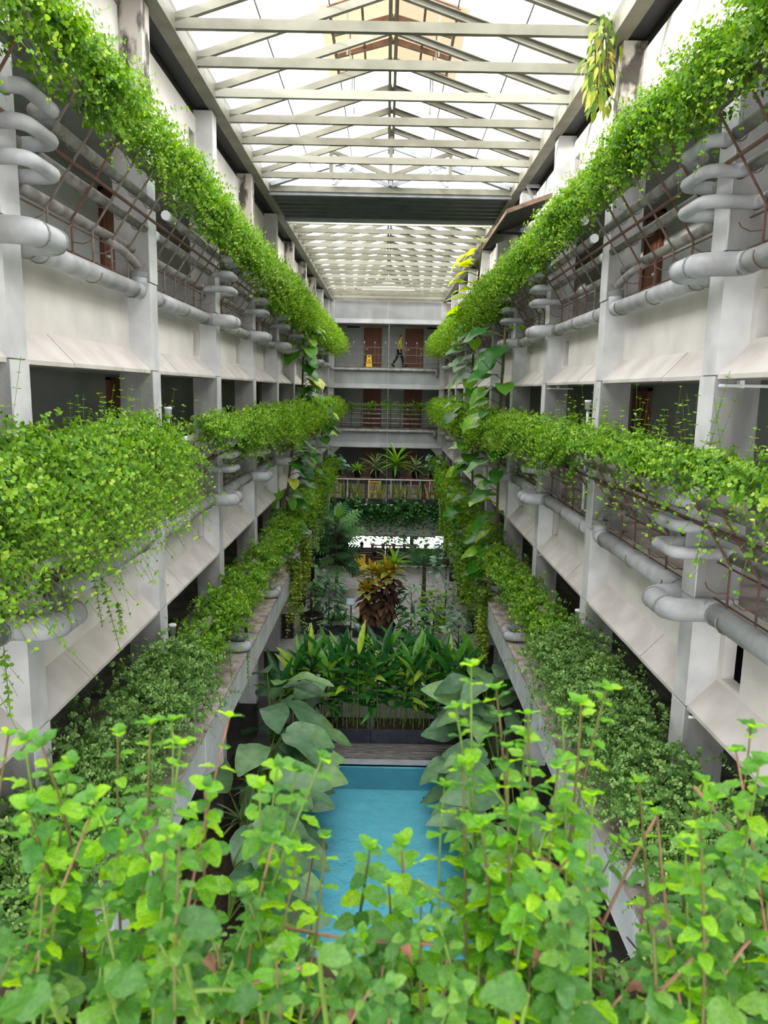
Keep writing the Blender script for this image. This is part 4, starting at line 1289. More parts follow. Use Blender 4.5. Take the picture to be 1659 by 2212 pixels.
o = obj('foliage', leaf_mesh_from('foliage', a_[0], a_[1], a_[2], a_[3], a_[3] * 0.7, a_[4], MT['hedge']), hv); o['kind'] = 'stuff'

for lv, nm in ((3, 'top'), (2, 'middle')):
    t = thing('drain_pipe', 'grey pipe along the foot of the %s railing on the end wall' % nm, 'pipe', (0, YEND - 0.05, L[lv] - 0.14))
    m = MB(); m.tube(smooth_path([(-2.95, -0.3, 0), (-2.6, -0.1, 0), (-2.5, 0, 0), (2.62, 0, 0), (2.62, 0, -0.3)], 0.12, 4), 0.075, 10); obj('pipe_run', m.mesh('pipe_run', MT['pipe'], True), t)
    m = MB()
    for x in (-1.5, -0.6, 0.1, 0.7, 1.3, 2.0): m.tube([(x - 0.02, 0, 0), (x + 0.02, 0, 0)], 0.085, 10)
    obj('pipe_collar', m.mesh('pipe_collar', MT['collar']), t)

sg = thing('wet_floor_sign', 'yellow folding floor sign standing behind the top end railing', 'sign', (-0.95, 39.75, L[3]))
m = MB()
def _panel(m, y0, y1, sgn):
    # trapezoid panel with a hand hole
    w0, w1, h = 0.17, 0.105, 0.66
    def wx(z): return w0 + (w1 - w0) * z / h
    def yy(z): return y0 + (y1 - y0) * z / h
    for za, zb, ua, ub in ((0.0, 0.53, -1, 1), (0.60, 0.66, -1, 1), (0.53, 0.60, -1, -0.5), (0.53, 0.60, 0.5, 1)):
        V = []
        for dy in (0, 0.015):
            V += [(ua * wx(za), yy(za) + dy, za), (ub * wx(za), yy(za) + dy, za), (ub * wx(zb), yy(zb) + dy, zb), (ua * wx(zb), yy(zb) + dy, zb)]
        m.add(V, [(0, 1, 2, 3), (7, 6, 5, 4), (0, 4, 5, 1), (1, 5, 6, 2), (2, 6, 7, 3), (3, 7, 4, 0)])
_panel(m, -0.14, -0.01, 1); obj('front_panel', m.mesh('front_panel', MT['sign_yellow']), sg)
m = MB(); _panel(m, 0.14, 0.01, 1); obj('rear_panel', m.mesh('rear_panel', MT['sign_yellow']), sg)
m = MB()
m.lathe([(0.024, 0), (0.024, 0.012)], 10, (0.01, 0, 0))
V = [(v[0], v[2] - 0.006, v[1]) for v in m.v]
m.v = [(x, -0.09, z + 0.39) for x, y, z in V]
for a, b in (((0.0, 0.36), (-0.05, 0.28)), ((-0.05, 0.28), (-0.09, 0.30)), ((-0.02, 0.3), (0.05, 0.27)), ((0.05, 0.27), (0.07, 0.22)), ((0.0, 0.36), (0.07, 0.34)), ((-0.08, 0.21), (0.08, 0.21))):
    f = lambda q: (q[0], -0.16 + 0.13 * q[1] / 0.66 + 0.014, q[1])
    m.bar(f(a), f(b), 0.018, 0.018)
obj('warning_symbol', m.mesh('warning_symbol', MT['sign_red']), sg, label='red warning symbol')

# walking person built with the skin modifier
def skin_mesh(name, nodes, edges, mat, parent, root=0, sub=1, label=None):
    me = bpy.data.meshes.new(name)
    me.from_pydata([n[0] for n in nodes], edges, [])
    me.materials.append(MT[mat])
    o = obj(name, me, parent, label=label)
    md = o.modifiers.new('skin', 'SKIN')
    md.use_smooth_shade = True
    lay = me.skin_vertices[0] if me.skin_vertices else None
    if lay is None:
        me.attributes  # layer is created with the modifier
    for i, n in enumerate(nodes):
        r = n[1]
        me.skin_vertices[0].data[i].radius = (r, r) if not isinstance(r, tuple) else r
        me.skin_vertices[0].data[i].use_root = (i == root)
    sd = o.modifiers.new('subdivision', 'SUBSURF')
    sd.levels = sub; sd.render_levels = sub
    return o
def ensure_skin(me):
    pass
pr = thing('person', 'person in a yellow-green shirt and black trousers walking right along the top end gallery', 'person', (0.66, 39.9, L[3]))
H = 1.68
body_nodes = [((0.0, 0, 0.92), 0.10), ((0.01, 0, 1.10), (0.10, 0.13)), ((0.03, 0, 1.32), (0.11, 0.16)), ((0.04, 0, 1.42), 0.07), ((0.06, 0, 1.49), 0.05), ((0.075, 0, 1.56), 0.082), ((0.075, 0, 1.62), 0.085), ((0.065, 0, 1.66), 0.05),
    ((0.02, -0.18, 1.37), 0.055), ((-0.06, -0.20, 1.12), 0.045), ((0.0, -0.21, 0.90), 0.034), ((0.02, -0.21, 0.82), 0.03),
    ((0.03, 0.18, 1.37), 0.055), ((0.12, 0.20, 1.13), 0.045), ((0.28, 0.19, 0.96), 0.034), ((0.34, 0.19, 0.90), 0.03),
    ((-0.02, -0.09, 0.86), 0.085), ((-0.14, -0.09, 0.52), 0.06), ((-0.36, -0.09, 0.18), 0.042), ((-0.41, -0.09, 0.09), 0.036), ((-0.30, -0.09, 0.04), 0.03),
    ((0.02, 0.09, 0.86), 0.085), ((0.17, 0.09, 0.49), 0.06), ((0.20, 0.09, 0.12), 0.042), ((0.20, 0.09, 0.05), 0.036), ((0.31, 0.09, 0.03), 0.03),
    ((0.165, 0, 1.555), 0.016)]
body_edges = [(0, 1), (1, 2), (2, 3), (3, 4), (4, 5), (5, 6), (6, 7), (2, 8), (8, 9), (9, 10), (10, 11), (2, 12), (12, 13), (13, 14), (14, 15), (0, 16), (16, 17), (17, 18), (18, 19), (19, 20), (0, 21), (21, 22), (22, 23), (23, 24), (24, 25), (5, 26)]
for hb, dx in ((11, 0.3), (15, 0.9)):
    bp = Vector(body_nodes[hb][0])
    for j in range(4):
        k = len(body_nodes)
        dirn = Vector((dx * 0.6, (j - 1.5) * 0.22, -0.8)).normalized()
        body_nodes.append((tuple(bp + dirn * 0.055), 0.010)); body_nodes.append((tuple(bp + dirn * (0.085 + 0.012 * (j in (1, 2))) + Vector((0.01, 0, 0))), 0.008))
        body_edges += [(hb, k), (k, k + 1)]
    k = len(body_nodes)
    body_nodes.append((tuple(bp + Vector((0.045, 0.0, -0.01))), 0.010)); body_nodes.append((tuple(bp + Vector((0.06, 0, -0.045))), 0.008))
    body_edges += [(hb, k), (k, k + 1)]
skin_mesh('body', body_nodes, body_edges, 'skin', pr)
skin_mesh('shirt', [((0.0, 0, 0.90), (0.125, 0.15)), ((0.01, 0, 1.10), (0.115, 0.15)), ((0.03, 0, 1.32), (0.125, 0.175)), ((0.04, 0, 1.43), 0.078), ((0.02, -0.185, 1.375), 0.07), ((-0.03, -0.20, 1.20), 0.062), ((0.03, 0.185, 1.375), 0.07), ((0.09, 0.20, 1.20), 0.062)], [(0, 1), (1, 2), (2, 3), (2, 4), (4, 5), (2, 6), (6, 7)], 'shirt', pr)
skin_mesh('trousers', [((0.0, 0, 0.93), (0.115, 0.14)), ((-0.02, -0.09, 0.85), 0.10), ((-0.14, -0.09, 0.52), 0.078), ((-0.355, -0.09, 0.17), 0.06), ((0.02, 0.09, 0.85), 0.10), ((0.17, 0.09, 0.49), 0.078), ((0.20, 0.09, 0.11), 0.06)], [(0, 1), (1, 2), (2, 3), (0, 4), (4, 5), (5, 6)], 'trousers', pr)
skin_mesh('hair', [((0.035, 0, 1.60), 0.07), ((0.045, 0, 1.655), 0.08), ((0.085, 0, 1.69), 0.055)], [(0, 1), (1, 2)], 'hair', pr)
for (x, y, z, rot) in ((-0.41, -0.09, 0.0, 0.75), (0.19, 0.09, 0.0, 0.0)):
    m = MB(); m.bevbox(-0.06, 0.19, -0.045, 0.045, 0, 0.09, 0.02)
    c, s_ = math.cos(rot), math.sin(rot)
    m.v = [(x + px * c + pz * s_, y + py, z + (-px * s_ + pz * c) + 0.19 * s_ * 1.02) for px, py, pz in m.v]
    obj('shoe', m.mesh('shoe', MT['shoe']), pr)
for y in (-0.026, 0.026):
    m = MB(); m.lathe([(0.0, -0.008), (0.009, 0), (0.0, 0.008)], 6, (0.152, y, 1.595)); obj('eye', m.mesh('eye', MT['hair']), pr)

# ---------------------------------------------------------------- lowest end terrace
TY, TZ = 33.3, L[1]
tb = struct('trim_5', label='concrete edge slab and hanging wall of the end terrace', cat='terrace', loc=(0, TY, TZ))
part('terrace_slab', 'slab', lambda m: m.box(-3.0, 3.0, 0, 7.6, -0.25, -0.02), tb)
part('terrace_edge', 'white', lambda m: m.box(-2.9, 2.9, -0.03, 0.05, -0.06, 0.0), tb)
part('terrace_wall', 'fascia', lambda m: m.box(-3.0, 3.0, 0.0, 0.12, -1.45, -0.06), tb)
part('terrace_lintel', 'brown', lambda m: m.box(-1.7, 2.4, -0.01, 0.14, -1.5, -1.45), tb)
tr = thing('railing', 'white post railing along the front of the lowest end terrace', 'railing', (0, TY + 0.42, TZ))
tubes('rail', 'white', [[(-2.75, 0, 1.1), (2.75, 0, 1.1)]], 0.025, tr)
for x in (-2.7, -1.72, -0.72, 0.3, 1.22, 2.1, 2.72): tubes('post', 'white', [[(x, 0, 0), (x, 0, 1.1)]], 0.022, tr)
for x in (-2.2, -1.2, -0.2, 0.76, 1.66): tubes('baluster', 'white', [[(x, 0, 0), (x, 0, 1.1)]], 0.014, tr, 5)
tubes('rail', 'white', [[(-2.75, 0, 0.14), (2.75, 0, 0.14)]], 0.018, tr)
for i in range(6):
    x = -2.12 + i * 0.88
    rng = random.Random(200 + i)
    t = thing('planter_box', 'black ribbed planter box with striped blades on the end terrace, %s from left' % ORD[i], 'planter', (x, TY + 0.2, TZ), 'black planter boxes along the end terrace')
    m = MB()
    m.bevbox(-0.38, 0.38, -0.11, 0.11, 0, 0.25, 0.01)
    bb_ = obj('box_body', m.mesh('box_body', MT['planter']), t)
    for z in (0.05, 0.10, 0.15, 0.20):
        m = MB(); m.box(-0.39, 0.39, -0.12, 0.12, z, z + 0.018); obj('box_rib', m.mesh('box_rib', MT['pot']), bb_)
    for j in range(15):
        bx = rng.choice((-0.2, 0.12, 0.24)) + rng.gauss(0, 0.04)
        put(t, 'blade', (bx, rng.uniform(-0.05, 0.05), 0.22), (rng.gauss(0, 0.22), rng.gauss(0, 0.12), 1), rng.uniform(0.5, 0.95), (0, -1, 0.1), rng, name='blade', sw=0.9)

pots = [(-2.25, 'heartleaf'), (-1.30, 'fernlike'), (-0.46, 'strap'), (0.53, 'agave'), (1.45, 'strap'), (2.30, 'heartleaf')]
plab = ['dark rounded-leaf plant in a black pot at the left end of the terrace tables', 'short feathery plant in a black pot, second from the left on the terrace tables', 'spiky striped plant in a wide black pot, third from the left on the terrace tables', 'large bright strap-leaved plant in a black pot at the middle of the terrace', 'striped spiky plant in a black pot, second from the right on the terrace tables', 'tall round-leaved plant in a black pot at the right end of the terrace tables']
for i, (x, kd) in enumerate(pots):
    rng = random.Random(300 + i)
    zt = TZ + 1.08
    tt = thing('bar_table', 'red-brown topped bar table under the %s potted plant of the terrace' % ORD[i], 'table', (x, 34.75, TZ), 'bar tables on the end terrace')
    m = MB(); m.box(-0.42, 0.42, -0.3, 0.3, 1.03, 1.08); obj('tabletop', m.mesh('tabletop', MT['tabletop']), tt)
    for a in (-0.38, 0.38):
        for b in (-0.26, 0.26):
            m = MB(); m.box(a - 0.02, a + 0.02, b - 0.02, b + 0.02, 0, 1.03); obj('leg', m.mesh('leg', MT['dark']), tt)
    m = MB(); m.box(-0.4, 0.4, -0.02, 0.02, 0.3, 0.34); obj('stretcher', m.mesh('stretcher', MT['dark']), tt)
    pl = thing('potted_plant', plab[i], 'plant', (x, 34.75, zt), 'potted plants on the terrace tables')
    r = {0: 0.2, 1: 0.2, 2: 0.26, 3: 0.22, 4: 0.2, 5: 0.22}[i]
    pot(pl, r, 0.34)
    if kd == 'heartleaf':
        for j in range(24):
            a, e = rng.uniform(0, 6.28), rng.uniform(0.1, 1.4)
            rr = rng.uniform(0.2, 0.6)
            p = (math.cos(a) * rr * math.cos(e) * 1.1, math.sin(a) * rr * 0.7, 0.42 + rng.uniform(0.0, 0.75 if i == 0 else 1.0) * math.sin(e))
            put(pl, 'pale' if j % 3 == 0 else 'dark', p, (math.cos(a), math.sin(a) - 0.3, -0.25), rng.uniform(0.24, 0.34), (0, -0.5, 1), rng)
            if j < 8:
                m = MB(); m.tube([(0, 0, 0.3), (p[0] * 0.4, p[1] * 0.4, p[2] * 0.7), p], 0.008, 4); obj('stem', m.mesh('stem', MT['stem']), pl)
    elif kd == 'fernlike':
        rosette(pl, 'straplight', (0, 0, 0.32), 34, (0.15, 1.35), (0.38, 0.6), rng, sw=1.4)
    elif kd == 'strap':
        rosette(pl, 'strap', (0, 0, 0.34), 34, (-0.2, 1.45), (0.6, 0.95) if i == 2 else (0.5, 0.75), rng, sw=0.9, rise=0.2)
    else:
        rosette(pl, 'straplight', (0, 0, 0.55), 30, (-0.1, 1.45), (0.9, 1.2), rng, sw=1.25, rise=0.15)
        rosette(pl, 'strap', (0, 0, 0.35), 22, (-0.3, 0.9), (0.35, 0.5), rng, sw=0.8)
for x, mt, nm in ((-0.5, 'yellow', 'yellow'), (2.2, 'redmetal', 'red')):
    c = thing('slatted_chair', '%s metal slatted chair on the end terrace behind the railing' % nm, 'chair', (x, 34.15, TZ))
    for a in (-0.26, 0.26):
        for b in (-0.24, 0.24):
            m = MB(); m.tube([(a, b, 0), (a, b, 0.45 if b > 0 else 0.98)], 0.022, 6); obj('leg', m.mesh('leg', MT[mt]), c)
    for j in range(5):
        m = MB(); m.box(-0.26, 0.26, -0.22 + j * 0.1, -0.15 + j * 0.1, 0.44, 0.465); obj('seat_slat', m.mesh('seat_slat', MT[mt]), c)
    for j in range(9):
        m = MB(); m.box(-0.24 + j * 0.057, -0.215 + j * 0.057, -0.25, -0.23, 0.78, 0.96); obj('back_slat', m.mesh('back_slat', MT[mt]), c)
    m = MB(); m.tube([(-0.26, -0.24, 0.97), (0.26, -0.24, 0.97)], 0.022, 6); obj('top_rail', m.mesh('top_rail', MT[mt]), c)
    m = MB(); m.tube([(-0.26, -0.24, 0.24), (0.26, -0.24, 0.24)], 0.018, 6); obj('foot_rail', m.mesh('foot_rail', MT[mt]), c)

# ivy over the terrace wall
rng = np.random.default_rng(9)
n = 420
P = np.stack([rng.uniform(-2.4, 2.7, n), rng.uniform(-0.22, -0.02, n), rng.uniform(-0.35, 0.12, n) + 0.12 * np.sin(rng.uniform(0, 6, n))], 1)
D = np.stack([rng.normal(0, 0.35, n), rng.normal(-0.45, 0.3, n), rng.normal(-0.6, 0.7, n)], 1)
a = sprigs(rng, P, D, rng.uniform(0.2, 0.95, n), 0.13, 6, 0.6)
iv = thing('trailing_ivy', 'dark green ivy spilling over the front wall of the end terrace', 'ivy', (0, TY, TZ))
o = obj('foliage', leaf_mesh_from('foliage', a[0], a[1], a[2], a[3], a[3] * 0.8, a[4], MT['ivy']), iv); o['kind'] = 'stuff'

# ---------------------------------------------------------------- lobby under the terrace
bn = struct('trim_6', label='dark timber slat screen at the back of the lobby', cat='screen', loc=(0, 34.75, 0))
for i in range(7):
    for x0, x1 in ((-1.7, 0.1), (0.1, 1.4), (1.4, 2.9)):
        m = MB(); m.box(x0 + 0.01, x1 - 0.01, 0, 0.04, 0.03 + i * 0.125, 0.145 + i * 0.125); obj('slat', m.mesh('slat', MT['benchwood']), bn)
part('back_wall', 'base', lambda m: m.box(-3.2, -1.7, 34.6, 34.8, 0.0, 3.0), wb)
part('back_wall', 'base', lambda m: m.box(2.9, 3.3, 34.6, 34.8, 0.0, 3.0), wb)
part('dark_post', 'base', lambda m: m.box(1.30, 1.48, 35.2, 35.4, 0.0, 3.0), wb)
win = struct('window_1', label='bright frosted window band above the lobby screen', cat='window', loc=(0, 36.0, 0))
for x0, x1 in ((-2.6, -0.9), (-0.88, 0.8), (0.82, 2.4), (2.42, 3.6)):
    m = MB(); m.box(x0, x1, 0, 0.03, 0.55, 1.9); obj('window_pane', m.mesh('window_pane', MT['window']), win)
m = MB()
for z in (0.5, 1.9): m.box(-2.7, 3.7, -0.03, 0.05, z, z + 0.06)
obj('window_frame', m.mesh('window_frame', MT['dark']), win)
for i in range(7):
    rng = random.Random(500 + i)
    x = -1.05 + i * 0.52
    pl = thing('potted_plant', 'small dark plant silhouetted against the lobby window, %s from the left' % ORD[i], 'plant', (x, 34.95, 0.86), 'small plants along the lobby window')
    pot(pl, 0.10, 0.2)
    part('shelf_leg', 'maroon', lambda m: m.box(-0.012, 0.012, -0.012, 0.012, -0.86, 0.0), pl)
    for j in range(14):
        a = rng.uniform(0, 6.28)
        put(pl, 'dark', (rng.gauss(0, 0.12), rng.gauss(0, 0.06), 0.24 + rng.uniform(0, 0.75)), (math.cos(a), math.sin(a), -0.3), rng.uniform(0.12, 0.24), (0, -0.6, 0.8), rng)
rng = np.random.default_rng(19)
n = 70
P = np.stack([rng.uniform(-2.0, 2.4, n), rng.uniform(-0.1, 0.1, n), np.zeros(n)], 1)
D = np.stack([rng.normal(0, 0.1, n), rng.normal(0, 0.05, n), -np.ones(n)], 1)
a = sprigs(rng, P, D, rng.uniform(0.4, 1.15, n), 0.14, 9, 0.0)
cu = thing('hanging_creeper', 'dark leafy creeper hanging in front of the bright lobby window', 'creeper', (0, 35.6, 1.95))
o = obj('foliage', leaf_mesh_from('foliage', a[0], a[1], a[2], a[3], a[3] * 0.8, a[4], MT['ivy']), cu); o['kind'] = 'stuff'
lc = thing('lounge_chair', 'pale yellow lounge chair in the dim lobby on the left', 'chair', (-1.1, 32.6, 0))
m = MB(); m.box(-0.3, 0.3, -0.25, 0.3, 0.36, 0.46); obj('seat', m.mesh('seat', MT['yellow']), lc)
m = MB(); m.bar((0, 0.28, 0.45), (0, 0.42, 0.95), 0.56, 0.06); obj('backrest', m.mesh('backrest', MT['yellow']), lc)
for a in (-0.27, 0.27):
    for b in (-0.22, 0.26):
        m = MB(); m.tube([(a, b, 0), (a, b, 0.37)], 0.018, 5); obj('leg', m.mesh('leg', MT['dark']), lc)
tbk = thing('bar_table', 'thin red-framed plant shelf in front of the lobby window', 'shelf', (0.55, 34.2, 0))
for x in (-1.1, -0.4, 0.4, 1.1):
    m = MB(); m.box(x - 0.015, x + 0.015, -0.015, 0.015, 0, 1.15); obj('post', m.mesh('post', MT['maroon']), tbk)
for z in (0.62, 1.12):
    m = MB(); m.box(-1.15, 1.15, -0.12, 0.12, z, z + 0.03); obj('shelf_board', m.mesh('shelf_board', MT['maroon']), tbk)
for i, x in enumerate((-0.95, -0.25, 0.25, 0.8)):
    rng = random.Random(540 + i)
    pl = thing('potted_plant', 'black potted blade plant on the red lobby shelf, %s from the left' % ORD[i], 'plant', (0.55 + x, 34.2, 0.65), 'potted plants on the lobby shelf')
    pot(pl, 0.11, 0.2)
    rosette(pl, 'blade', (0, 0, 0.18), 9, (0.9, 1.4), (0.35, 0.55), rng)
    rosette(pl, 'dark', (0, 0, 0.3), 6, (0.1, 0.8), (0.15, 0.25), rng)

# thin cable down the end wall, white bracket tubes under the right canopies
cb = thing('hanging_cable', 'thin pale cable hanging down the middle of the end wall', 'cable', (0.08, YEND - 0.25, Z(3.4)))
tubes('cable_strand', 'white', [[(0, 0, 0), (0.01, 0, -4.5), (0.02, 0, -8.4)]], 0.008, cb, 4)
for k, lv, nm in ((1, 3, 'top canopy beside the first'), (3, 3, 'top canopy beside the third'), (1, 2, 'middle canopy beside the first'), (3, 2, 'middle canopy beside the third')):
    y = FAR[1] + BAY * k - TH
    bt = thing('bracket_tube', 'short white tube fixed under the right %s column' % nm, 'tube', (3.0, y - 0.05, L[lv] - 1.14))
    tubes('tube', 'white', [[(0.02, 0, 0), (0.5, 0, 0)]], 0.016, bt)
    m = MB(); m.box(0.2, 0.24, -0.02, 0.05, -0.02, 0.05); obj('clip', m.mesh('clip', MT['white']), bt)
# ---------------------------------------------------------------- planting behind the pool
for i, (x0, x1) in enumerate(((-2.0, -0.23), (-0.20, 2.1))):
    rng = random.Random(600 + i)
    t = thing('planter_box', 'long dark slate planter behind the pool deck, %s half' % ('left' if i == 0 else 'right'), 'planter', ((x0 + x1) / 2, 16.85, 0.0), 'dark slate planters behind the pool')
    w = (x1 - x0) / 2
    m = MB()
    m.box(-w, w, -0.36, -0.31, 0, 0.36); m.box(-w, w, 0.31, 0.36, 0, 0.36); m.box(-w, -w + 0.05, -0.31, 0.31, 0, 0.36); m.box(w - 0.05, w, -0.31, 0.31, 0, 0.36)
    obj('box_wall', m.mesh('box_wall', MT['planter']), t)
    m = MB(); m.box(-w + 0.05, w - 0.05, -0.31, 0.31, 0.0, 0.32); obj('soil', m.mesh('soil', MT['soil']), t)
rng = random.Random(7)
cl = 0
for i in range(64):
    x = -2.15 + 4.45 * ((i * 0.618) % 1.0)
    y = 16.62 + (i % 4) * 0.15
    xr_ = sum(1 for q in range(64) if (q * 0.618) % 1.0 < (i * 0.618) % 1.0)
    lab = 'glossy lance-leaved stalk in the hedge behind the pool, %s from the left' % ORD[xr_]
    t = thing('lance_leaved_plant', lab, 'plant', (x, y, 0.32), 'lance-leaved stalks in the slate planters')
    hh = rng.uniform(1.5, 2.05) * (0.86 if abs(x) > 1.7 else 1.0)
    lean = (rng.gauss(0, 0.07), rng.gauss(-0.03, 0.06))
    m = MB(); m.tube([(0, 0, 0), (lean[0] * 0.4, lean[1] * 0.4, hh * 0.5), (lean[0], lean[1], hh)], [0.016, 0.013, 0.006], 5)
    obj('stalk', m.mesh('stalk', MT['stem']), t)
    nl = 9
    a0 = rng.uniform(0, 6.28)
    for j in range(nl):
        f = 0.36 + 0.64 * j / (nl - 1)
        a = a0 + j * math.pi + rng.gauss(0, 0.5)
        e = 0.15 + 1.0 * (j / (nl - 1)) + rng.gauss(0, 0.15)
        d = (math.cos(a) * math.cos(e), math.sin(a) * math.cos(e), math.sin(e))
        put(t, 'heliconia', (lean[0] * f, lean[1] * f, hh * f * 0.97), d, rng.uniform(0.42, 0.72) * (0.75 + 0.45 * f), (-d[0] * 0.3, -0.5, 1), rng, rng.uniform(0.9, 1.25))
# pale upright blades at both ends of the hedge
for i, (x, y, n, lab) in enumerate(((-2.35, 16.4, 10, 'bright lance-leaved clump at the left end of the pool hedge'), (2.35, 16.3, 10, 'yellow-green blade clump at the right end of the pool hedge'))):
    rng = random.Random(640 + i)
    t = thing('lance_plant', lab, 'plant', (x, y, 0.05), None)
    m = MB(); m.tube([(0, 0, 0), (0, 0, 1.2)], 0.03, 6); obj('stem', m.mesh('stem', MT['stem']), t)
    for j in range(n):
        a = rng.uniform(0, 6.28)
        e = rng.uniform(0.5, 1.35)
        put(t, 'heliconia', (0, 0, 0.9 + 0.5 * j / n), (math.cos(a) * math.cos(e), math.sin(a) * math.cos(e), math.sin(e)), rng.uniform(0.8, 1.15), (0, -0.6, 0.8), rng, 1.1)

# broad-leaved plants beside the pool
def broad(x, y, h, n, lab, seed, toward, size=(0.7, 1.05)):
    rng = random.Random(seed)
    t = thing('broad_leaved_plant', lab, 'plant', (x, y, 0.05), 'broad-leaved plants along the pool edges')
    for j in range(n):
        f = j / (n - 1)
        a = toward + rng.gauss(0, 1.0)
        rr = 0.10 + rng.uniform(0.15, 0.75) * (1 - 0.4 * f)
        p = (math.cos(a) * rr, math.sin(a) * rr * 1.2, 0.3 + (h - 0.3) * f + rng.uniform(-0.12, 0.12))
        m = MB(); m.tube([(0, 0, 0.0), (p[0] * 0.3, p[1] * 0.3, p[2] * 0.7), p], [0.018, 0.015, 0.01], 5); obj('leaf_stalk', m.mesh('leaf_stalk', MT['stem']), t)
        e = rng.uniform(-0.25, 0.4)
        put(t, 'calathea', p, (math.cos(a) * math.cos(e), math.sin(a) * math.cos(e) - 0.15, math.sin(e)), rng.uniform(*size), (math.cos(a) * 0.3 + rng.gauss(0, 0.3), rng.uniform(-0.9, 0.1), 1), rng, 1.1)
broad(-2.35, 14.9, 2.15, 24, 'broad grey-green leaved plant at the far left corner of the pool', 701, 0.1)
broad(-2.25, 13.5, 1.75, 20, 'broad grey-green leaved plant second along the left pool edge', 702, 0.0)
broad(-2.35, 12.0, 1.55, 14, 'broad grey-green leaved plant third along the left pool edge', 703, 0.1)
broad(-2.35, 10.4, 1.45, 12, 'broad grey-green leaved plant nearest along the left pool edge', 704, 0.2)
broad(2.4, 15.0, 2.35, 24, 'broad grey-green leaved plant at the far right corner of the pool', 705, 3.1)
broad(2.35, 13.3, 2.0, 18, 'broad grey-green leaved plant second along the right pool edge', 706, 3.1)
broad(2.4, 11.6, 1.8, 14, 'broad grey-green leaved plant third along the right pool edge', 707, 3.0)
broad(2.5, 10.0, 1.6, 12, 'broad grey-green leaved plant nearest along the right pool edge', 708, 2.9)
for i, (x, y) in enumerate(((-2.45, 13.9), (-2.6, 12.7), (2.6, 12.4))):
    rng = random.Random(720 + i)
    t = thing('lance_plant', 'small pale striped plant low beside the pool, %s of three' % ORD[i], 'plant', (x, y, 0.05))
    rosette(t, 'strap', (0, 0, 0.25), 22, (-0.1, 1.3), (0.35, 0.55), rng, sw=1.6)
    m = MB(); m.tube([(0, 0, 0), (0, 0, 0.35)], 0.02, 5); obj('stem', m.mesh('stem', MT['stem']), t)

# croton clump in the courtyard centre
ct = thing('croton_clump', 'tall croton clump with yellow tops and dark purple-brown lower leaves', 'plant', (0.05, 24.2, 0.0))
pot(ct, 0.42, 0.5)
rng = random.Random(31)
for (x, y, h, tp) in ((-0.62, 0.0, 1.75, 'croton_top'), (-0.42, 0.2, 2.35, 'croton_top'), (0.15, 0.0, 2.45, 'croton_top'), (0.35, 0.25, 2.6, 'straplight'), (-0.1, 0.1, 2.2, 'croton_top')):
    m = MB(); m.tube([(x * 0.3, y * 0.3, 0.4), (x * 0.9, y, h * 0.6), (x, y, h)], [0.035, 0.03, 0.015], 6); obj('stem', m.mesh('stem', MT['bark']), ct)
    n = 44
    for j in range(n):
        f = j / (n - 1)
        hz = 0.55 + (h - 0.55) * f
        q = min(1, (hz / h) / 0.6)
        px_, py_ = x * 0.3 + (x * 0.7) * q, y * 0.3 + (y * 0.7) * q
        a = j * 2.399 + rng.gauss(0, 0.2)
        e = (-1.0 + 1.25 * f) + rng.gauss(0, 0.15)
        put(ct, 'croton_low' if f < 0.82 else 'croton_top', (px_, py_, hz), (math.cos(a) * math.cos(e), math.sin(a) * math.cos(e), math.sin(e)), rng.uniform(0.40, 0.55), (0, 0, 1), rng, 2.2)
    rosette(ct, tp, (x, y, h - 0.05), 16, (0.2, 1.4), (0.40, 0.55) if tp != 'straplight' else (0.6, 0.85), rng, sw=1.7)

# pots, trees and shrubs around the courtyard
bp = thing('potted_tree', 'young tree in a large black urn at the left of the courtyard', 'plant', (-2.45, 24.6, 0))
m = MB(); m.lathe([(0.22, 0), (0.30, 0.06), (0.40, 0.25), (0.43, 0.42), (0.40, 0.56), (0.44, 0.60), (0.44, 0.66), (0.37, 0.66), (0.36, 0.58)], 24); obj('urn', m.mesh('urn', MT['pot'], True), bp)
m = MB(); m.lathe([(0.01, 0.58), (0.36, 0.60)], 16, cap=False); obj('soil', m.mesh('soil', MT['soil']), bp)
m = MB(); m.tube([(0, 0, 0.5), (-0.02, 0, 1.2), (0.0, 0, 1.8)], [0.05, 0.04, 0.02], 7); obj('trunk', m.mesh('trunk', MT['bark'], True), bp)
rng = random.Random(41)
for j in range(60):
    a = rng.uniform(0, 6.28); z = rng.uniform(0.9, 2.5); rr = rng.uniform(0.05, 0.5)
    put(bp, 'dark', (math.cos(a) * rr, math.sin(a) * rr, z), (math.cos(a), math.sin(a), -0.3), rng.uniform(0.18, 0.3), (0, -0.4, 1), rng)
def bush(name, lab, x, y, h, w, n, key, size, seed, trunk=True, z0=0.15, group=None):
    rng = random.Random(seed)
    t = thing(name, lab, 'plant', (x, y, 0.0), group)
    if trunk:
        m = MB(); m.tube([(0, 0, 0), (0.03, 0, h * 0.4), (0, 0.02, h * 0.8)], [0.03, 0.022, 0.01], 6); obj('stem', m.mesh('stem', MT['bark'], True), t)
        for b in range(6):
            a = b * 1.05; zz = h * (0.3 + 0.09 * b)
            m = MB(); m.tube([(0, 0, zz), (math.cos(a) * w * 0.7, math.sin(a) * w * 0.7, zz + h * 0.15)], [0.012, 0.005], 4); obj('branch', m.mesh('branch', MT['bark']), t)
    for j in range(n):
        a = rng.uniform(0, 6.28); u = rng.random()
        z = z0 + (h - z0) * u
        rr = w * math.sqrt(rng.random()) * (1 - 0.6 * abs(u - 0.45))
        e = rng.uniform(-0.5, 0.5)
        put(t, key, (math.cos(a) * rr, math.sin(a) * rr, z), (math.cos(a) * math.cos(e), math.sin(a) * math.cos(e), math.sin(e)), rng.uniform(*size), (0, -0.4, 1), rng)
    return t
